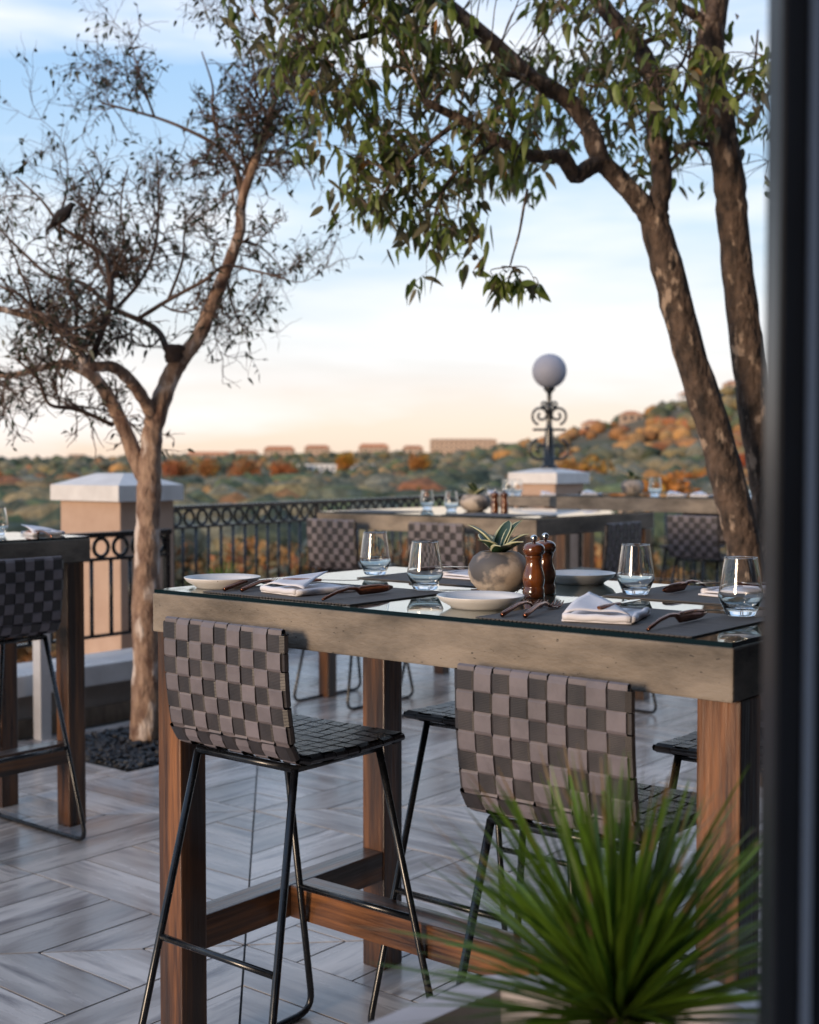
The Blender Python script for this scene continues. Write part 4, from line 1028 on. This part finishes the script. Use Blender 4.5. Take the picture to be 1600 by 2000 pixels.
def rand_dir(rng):
    while True:
        v = Vector((rng.uniform(-1, 1), rng.uniform(-1, 1), rng.uniform(-1, 1)))
        if .1 < v.length < 1: return v.normalized()
def leaf_geo(b, p, d, ln, wd, rng, mi=0, fold=.25, droop=.3):
    side = d.cross(rand_dir(rng)).normalized(); nrm = side.cross(d).normalized(); n = 4; base = len(b.v)
    for k in range(n+1):
        u = k/n; wv = wd*math.sin(math.pi*min(1, .10+.90*u)**.8)*.5+.0004
        q = p+d*ln*u+Vector((0, 0, -droop*ln*u*u))
        b.v += [tuple(q-side*wv+nrm*wv*fold), tuple(q), tuple(q+side*wv+nrm*wv*fold)]
    for k in range(n):
        for s_ in (0, 1): b.f.append((base+k*3+s_, base+k*3+s_+1, base+k*3+s_+4, base+k*3+s_+3)); b.m.append(mi)

def left_tree():
    rng = random.Random(5); t = empty('tree', LEFT_LIMBS[0][2][0])
    off = Vector(t.location)
    loc = lambda pts: [Vector(p)-off for p in pts]
    pts_all = []; used_ = {0, 1, 2, 3, 4, 5, 7, 8, 9, 10, 15, 16}
    chains = [(0, 1, 2, 3), (4, 5), (7, 8), (9, 10), (15, 16)]+[(i,) for i in range(len(LEFT_LIMBS)) if i not in used_]
    for ci, ids in enumerate(chains):
        pts, rs = chain(LEFT_LIMBS, ids); b = MB(); r0 = rs[0]
        P, R_ = chain_tube(b, loc(pts), rs, 14 if ci == 0 else (10 if r0 > .02 else 7), rng, .12)
        b.build('trunk' if ci == 0 else 'limb', M['bark_l'] if r0 > .02 else M['bark_twig'], t, True); n = len(P)
        for i, p in enumerate(P):
            if R_[i] < .024: pts_all.append((p, (P[min(i+1, n-1)]-P[max(i-1, 0)]).normalized(), R_[i]))
    # knot where a limb was cut
    b = MB(); b.lathe([(.035, 0), (.046, .03), (.043, .05), (.05, .068), (.042, .085), (.03, .08), (.0005, .06)], 22, wob=lambda an, z: 1+.14*math.sin(an*3+z*40)+.13*math.sin(an*7+z*150)+.08*math.sin(an*11-z*90)); b.build('cut_knot', M['bark_twig'], t, True, loc=Vector((-1.145, 6.30, 1.87))-off)
    tw = MB(); lf = MB(); leaves = []
    def grow(p, d, r, ln, lvl):
        n = 4 if lvl else 5; P = [p]; q = p.copy(); dd = d.copy()
        for k in range(n):
            dd = (dd+rand_dir(rng)*.42+Vector((0, 0, .05))).normalized(); q = q+dd*ln/n; P.append(q.copy())
        tw.tube(P, [r*(1-.5*k/n) for k in range(n+1)], 4 if lvl else 5, cap=False)
        if lvl < 2:
            for k in range(1, n+1):
                for _ in range(2 if lvl == 0 else 1 + (rng.random() < .5)):
                    d2 = (dd*.7+rand_dir(rng)).normalized(); grow(P[k], d2, r*.66, ln*rng.uniform(.42, .65), lvl+1)
        if lvl >= 1:
            for k in range(1, n+1):
                if rng.random() < .14:
                    leaves.append((P[k], (dd+rand_dir(rng)*1.1+Vector((0, 0, -.25))).normalized()))
    for p, d, r in pts_all:
        if rng.random() < .25 and (p+off-Vector((-1.655, 6.17, 2.545))).length > .13:
            side = (rand_dir(rng)+d*.5+Vector((0, 0, .25))).normalized(); grow(p, side, min(.0062, r*.6), rng.uniform(.20, .42), 0)
    tw.build('twigs', M['bark_twig'], t)['kind'] = 'stuff'
    for p, d in leaves: leaf_geo(lf, p, d, rng.uniform(.024, .044), rng.uniform(.010, .017), rng)
    c = lf.build('crown', M['leaf_l'], t, True); c['kind'] = 'stuff'
    tag(t, 'pale barked tree with sparse dark leaves in the gravel bed at left', 'tree')
left_tree()

def right_tree():
    rng = random.Random(9); t = empty('tree', (1.57, 5.5, 0)); off = Vector(t.location); loc = lambda pts: [Vector(p)-off for p in pts]
    nodes = []
    chains = [(0, 1, 5), (8, 9), (2, 3)]+[(i,) for i in range(len(RIGHT_LIMBS)) if i not in (0, 1, 2, 3, 5, 8, 9)]
    for ci, ids in enumerate(chains):
        pts, rs = chain(RIGHT_LIMBS, ids); b = MB()
        P, R_ = chain_tube(b, loc(pts), rs, 18 if ci < 2 else 10, rng, .10 if rs[0] > .03 else .05)
        b.build('trunk' if ci < 2 else 'limb', M['bark_r'], t, True)
        nodes += [p for p in P if p.z > 2.35]
    # leafy sprays
    def inp(x, z): return inside((x, z), CROWN)
    cl = []; tries = 0
    while len(cl) < 225 and tries < 9000:
        tries += 1; x = rng.uniform(-.75, 1.5); z = rng.uniform(2.1, 3.45)
        if not inp(x, z-.05): continue
        if noise.noise(Vector((x*3.6, z*3.6, 2.2))) < -.10 and rng.random() < .8: continue
        low = z < 2.65
        y = rng.uniform(4.95, 5.45) if low or x < .2 else rng.uniform(4.9, 6.5)
        cl.append(Vector((x, y, z))-off)
    cl += [Vector((x, 5.05, z))-off for x, z in ((.33, 2.10), (.38, 2.12), (.43, 2.11), (.48, 2.10), (.41, 2.09), (.36, 2.08))]
    hang0 = len(cl)-6
    low_ = [Vector((rng.uniform(-.22, .26), rng.uniform(4.95, 5.2), rng.uniform(2.2, 2.62))) for _ in range(60)]
    low_ = [p-off for p in low_ if inp(p.x, p.z-.03)][:20]; cl = low_+cl; hang0 += len(low_)
    cl += [Vector((x, 5.8, z))-off for x, z in ((1.52, 3.2), (1.55, 3.0), (1.58, 2.85), (1.6, 2.72), (1.62, 3.1), (1.48, 2.95))]
    tw = MB(); lv = []
    for i, c_ in enumerate(cl):
        nd = min(nodes, key=lambda p: (p-c_).length) if not hang0 <= i < hang0+6 else Vector((.39, 5.05, 2.14))-off
        mid = (nd+c_)/2+Vector((rng.uniform(-.05, .05), rng.uniform(-.05, .05), rng.uniform(.0, .08)*min(1, (nd-c_).length*3)))
        P = smooth_path([nd, mid, c_], 4); tw.tube(P, [.0035*(1-.6*k/8) for k in range(9)], 4, cap=False)
        nl = 17 if i < hang0 else 14
        if hang0 <= i < hang0+6: nl = 11
        sub = []
        for k in range(5 if nl > 12 else 3):
            e_ = c_+Vector((rng.gauss(0, .075), rng.gauss(0, .075), rng.gauss(-.02, .055))) if nl > 11 else c_+Vector((rng.gauss(0, .02), rng.gauss(0, .02), rng.gauss(-.015, .012)))
            tw.tube([c_, (c_+e_)/2+Vector((0, 0, .012)), e_], [.0022, .0016, .001], 3, cap=False); sub.append(e_)
        for k in range(nl):
            p = rng.choice(sub)+rand_dir(rng)*rng.uniform(.005, .05 if nl > 11 else .018)
            d = (rand_dir(rng)*.75+Vector((0, 0, -.75))).normalized(); lv.append((p, d))
    stuff(tw.build('twigs', M['bark_r'], t))
    lv.sort(key=lambda q: q[0].y+ (0 if q[0].z < 1.55 else .0))
    crown = MB(); mats = [M['leaf_r'], M['leaf_rd'], M['leaf_ro']]
    shapes = []
    for k in range(8):
        m = MB(); leaf_geo(m, Vector((0, 0, 0)), Vector((0, 1, 0)), 1, .34+.04*(k % 3), random.Random(k), 0, .25, .08+.05*k); shapes.append(m.mesh('leaf', M['leaf_r'] if k % 4 else M['leaf_rd'], True))
    ones = []
    for i, (p, d) in enumerate(lv):
        ln = rng.uniform(.042, .080)
        if i < 300: ones.append((p, d, ln)); continue
        u = rng.random(); leaf_geo(crown, p, d, ln, ln*rng.uniform(.30, .44), rng, 0 if u < .60 else (1 if u < .985 else 2), rng.uniform(.1, .55), rng.uniform(.0, .5))
    c = stuff(crown.build('crown', mats, t, True))
    for p, d, ln in ones:
        o = link('leaf', rng.choice(shapes), t, p); o.scale = (ln,)*3
        o.rotation_mode = 'QUATERNION'; o.rotation_quaternion = d.to_track_quat('Y', 'Z') @ Vector((0, 1, 0)).rotation_difference(Vector((0, 1, 0)))
    tag(t, 'twin-stemmed leaning tree with mottled brown bark and hanging green leaves at right', 'tree')
right_tree()

def bird():
    b = MB(); P = [(-.085, 0, -.075), (-.065, 0, -.055), (-.045, 0, -.038), (-.02, 0, -.015), (.01, 0, .008), (.035, 0, .026), (.052, 0, .042), (.063, 0, .056), (.075, 0, .064), (.085, 0, .064), (.098, 0, .058)]
    b.tube(P, [.010, .013, .018, .032, .040, .036, .026, .021, .021, .014, .002], 14); o = b.build('bird', M['bird'], smooth=True, loc=(-1.655, 6.17, 2.545)); o.rotation_euler = (0, R(-6), R(12))
    o.scale = (.82, .70, .82)
    g = MB()
    for s_ in (-1, 1): g.tube([(.0, s_*.012, -.02), (.0, s_*.012, -.055)], .002, 5)
    g.build('feet', M['black_metal'], o)
    for s_ in (-1, 1):
        wg = MB(); wg.lathe([(.0005, -.06), (.016, -.03), (.024, .0), (.020, .03), (.0005, .05)], 10); wo = wg.build('wing', M['bird'], o, True, loc=(-.012, s_*.028, -.004)); wo.rotation_euler = (0, R(52), 0); wo.scale = (1, .35, 1.15)
    tag(o, 'dark bird perched in the branches of the pale tree', 'bird')
bird()
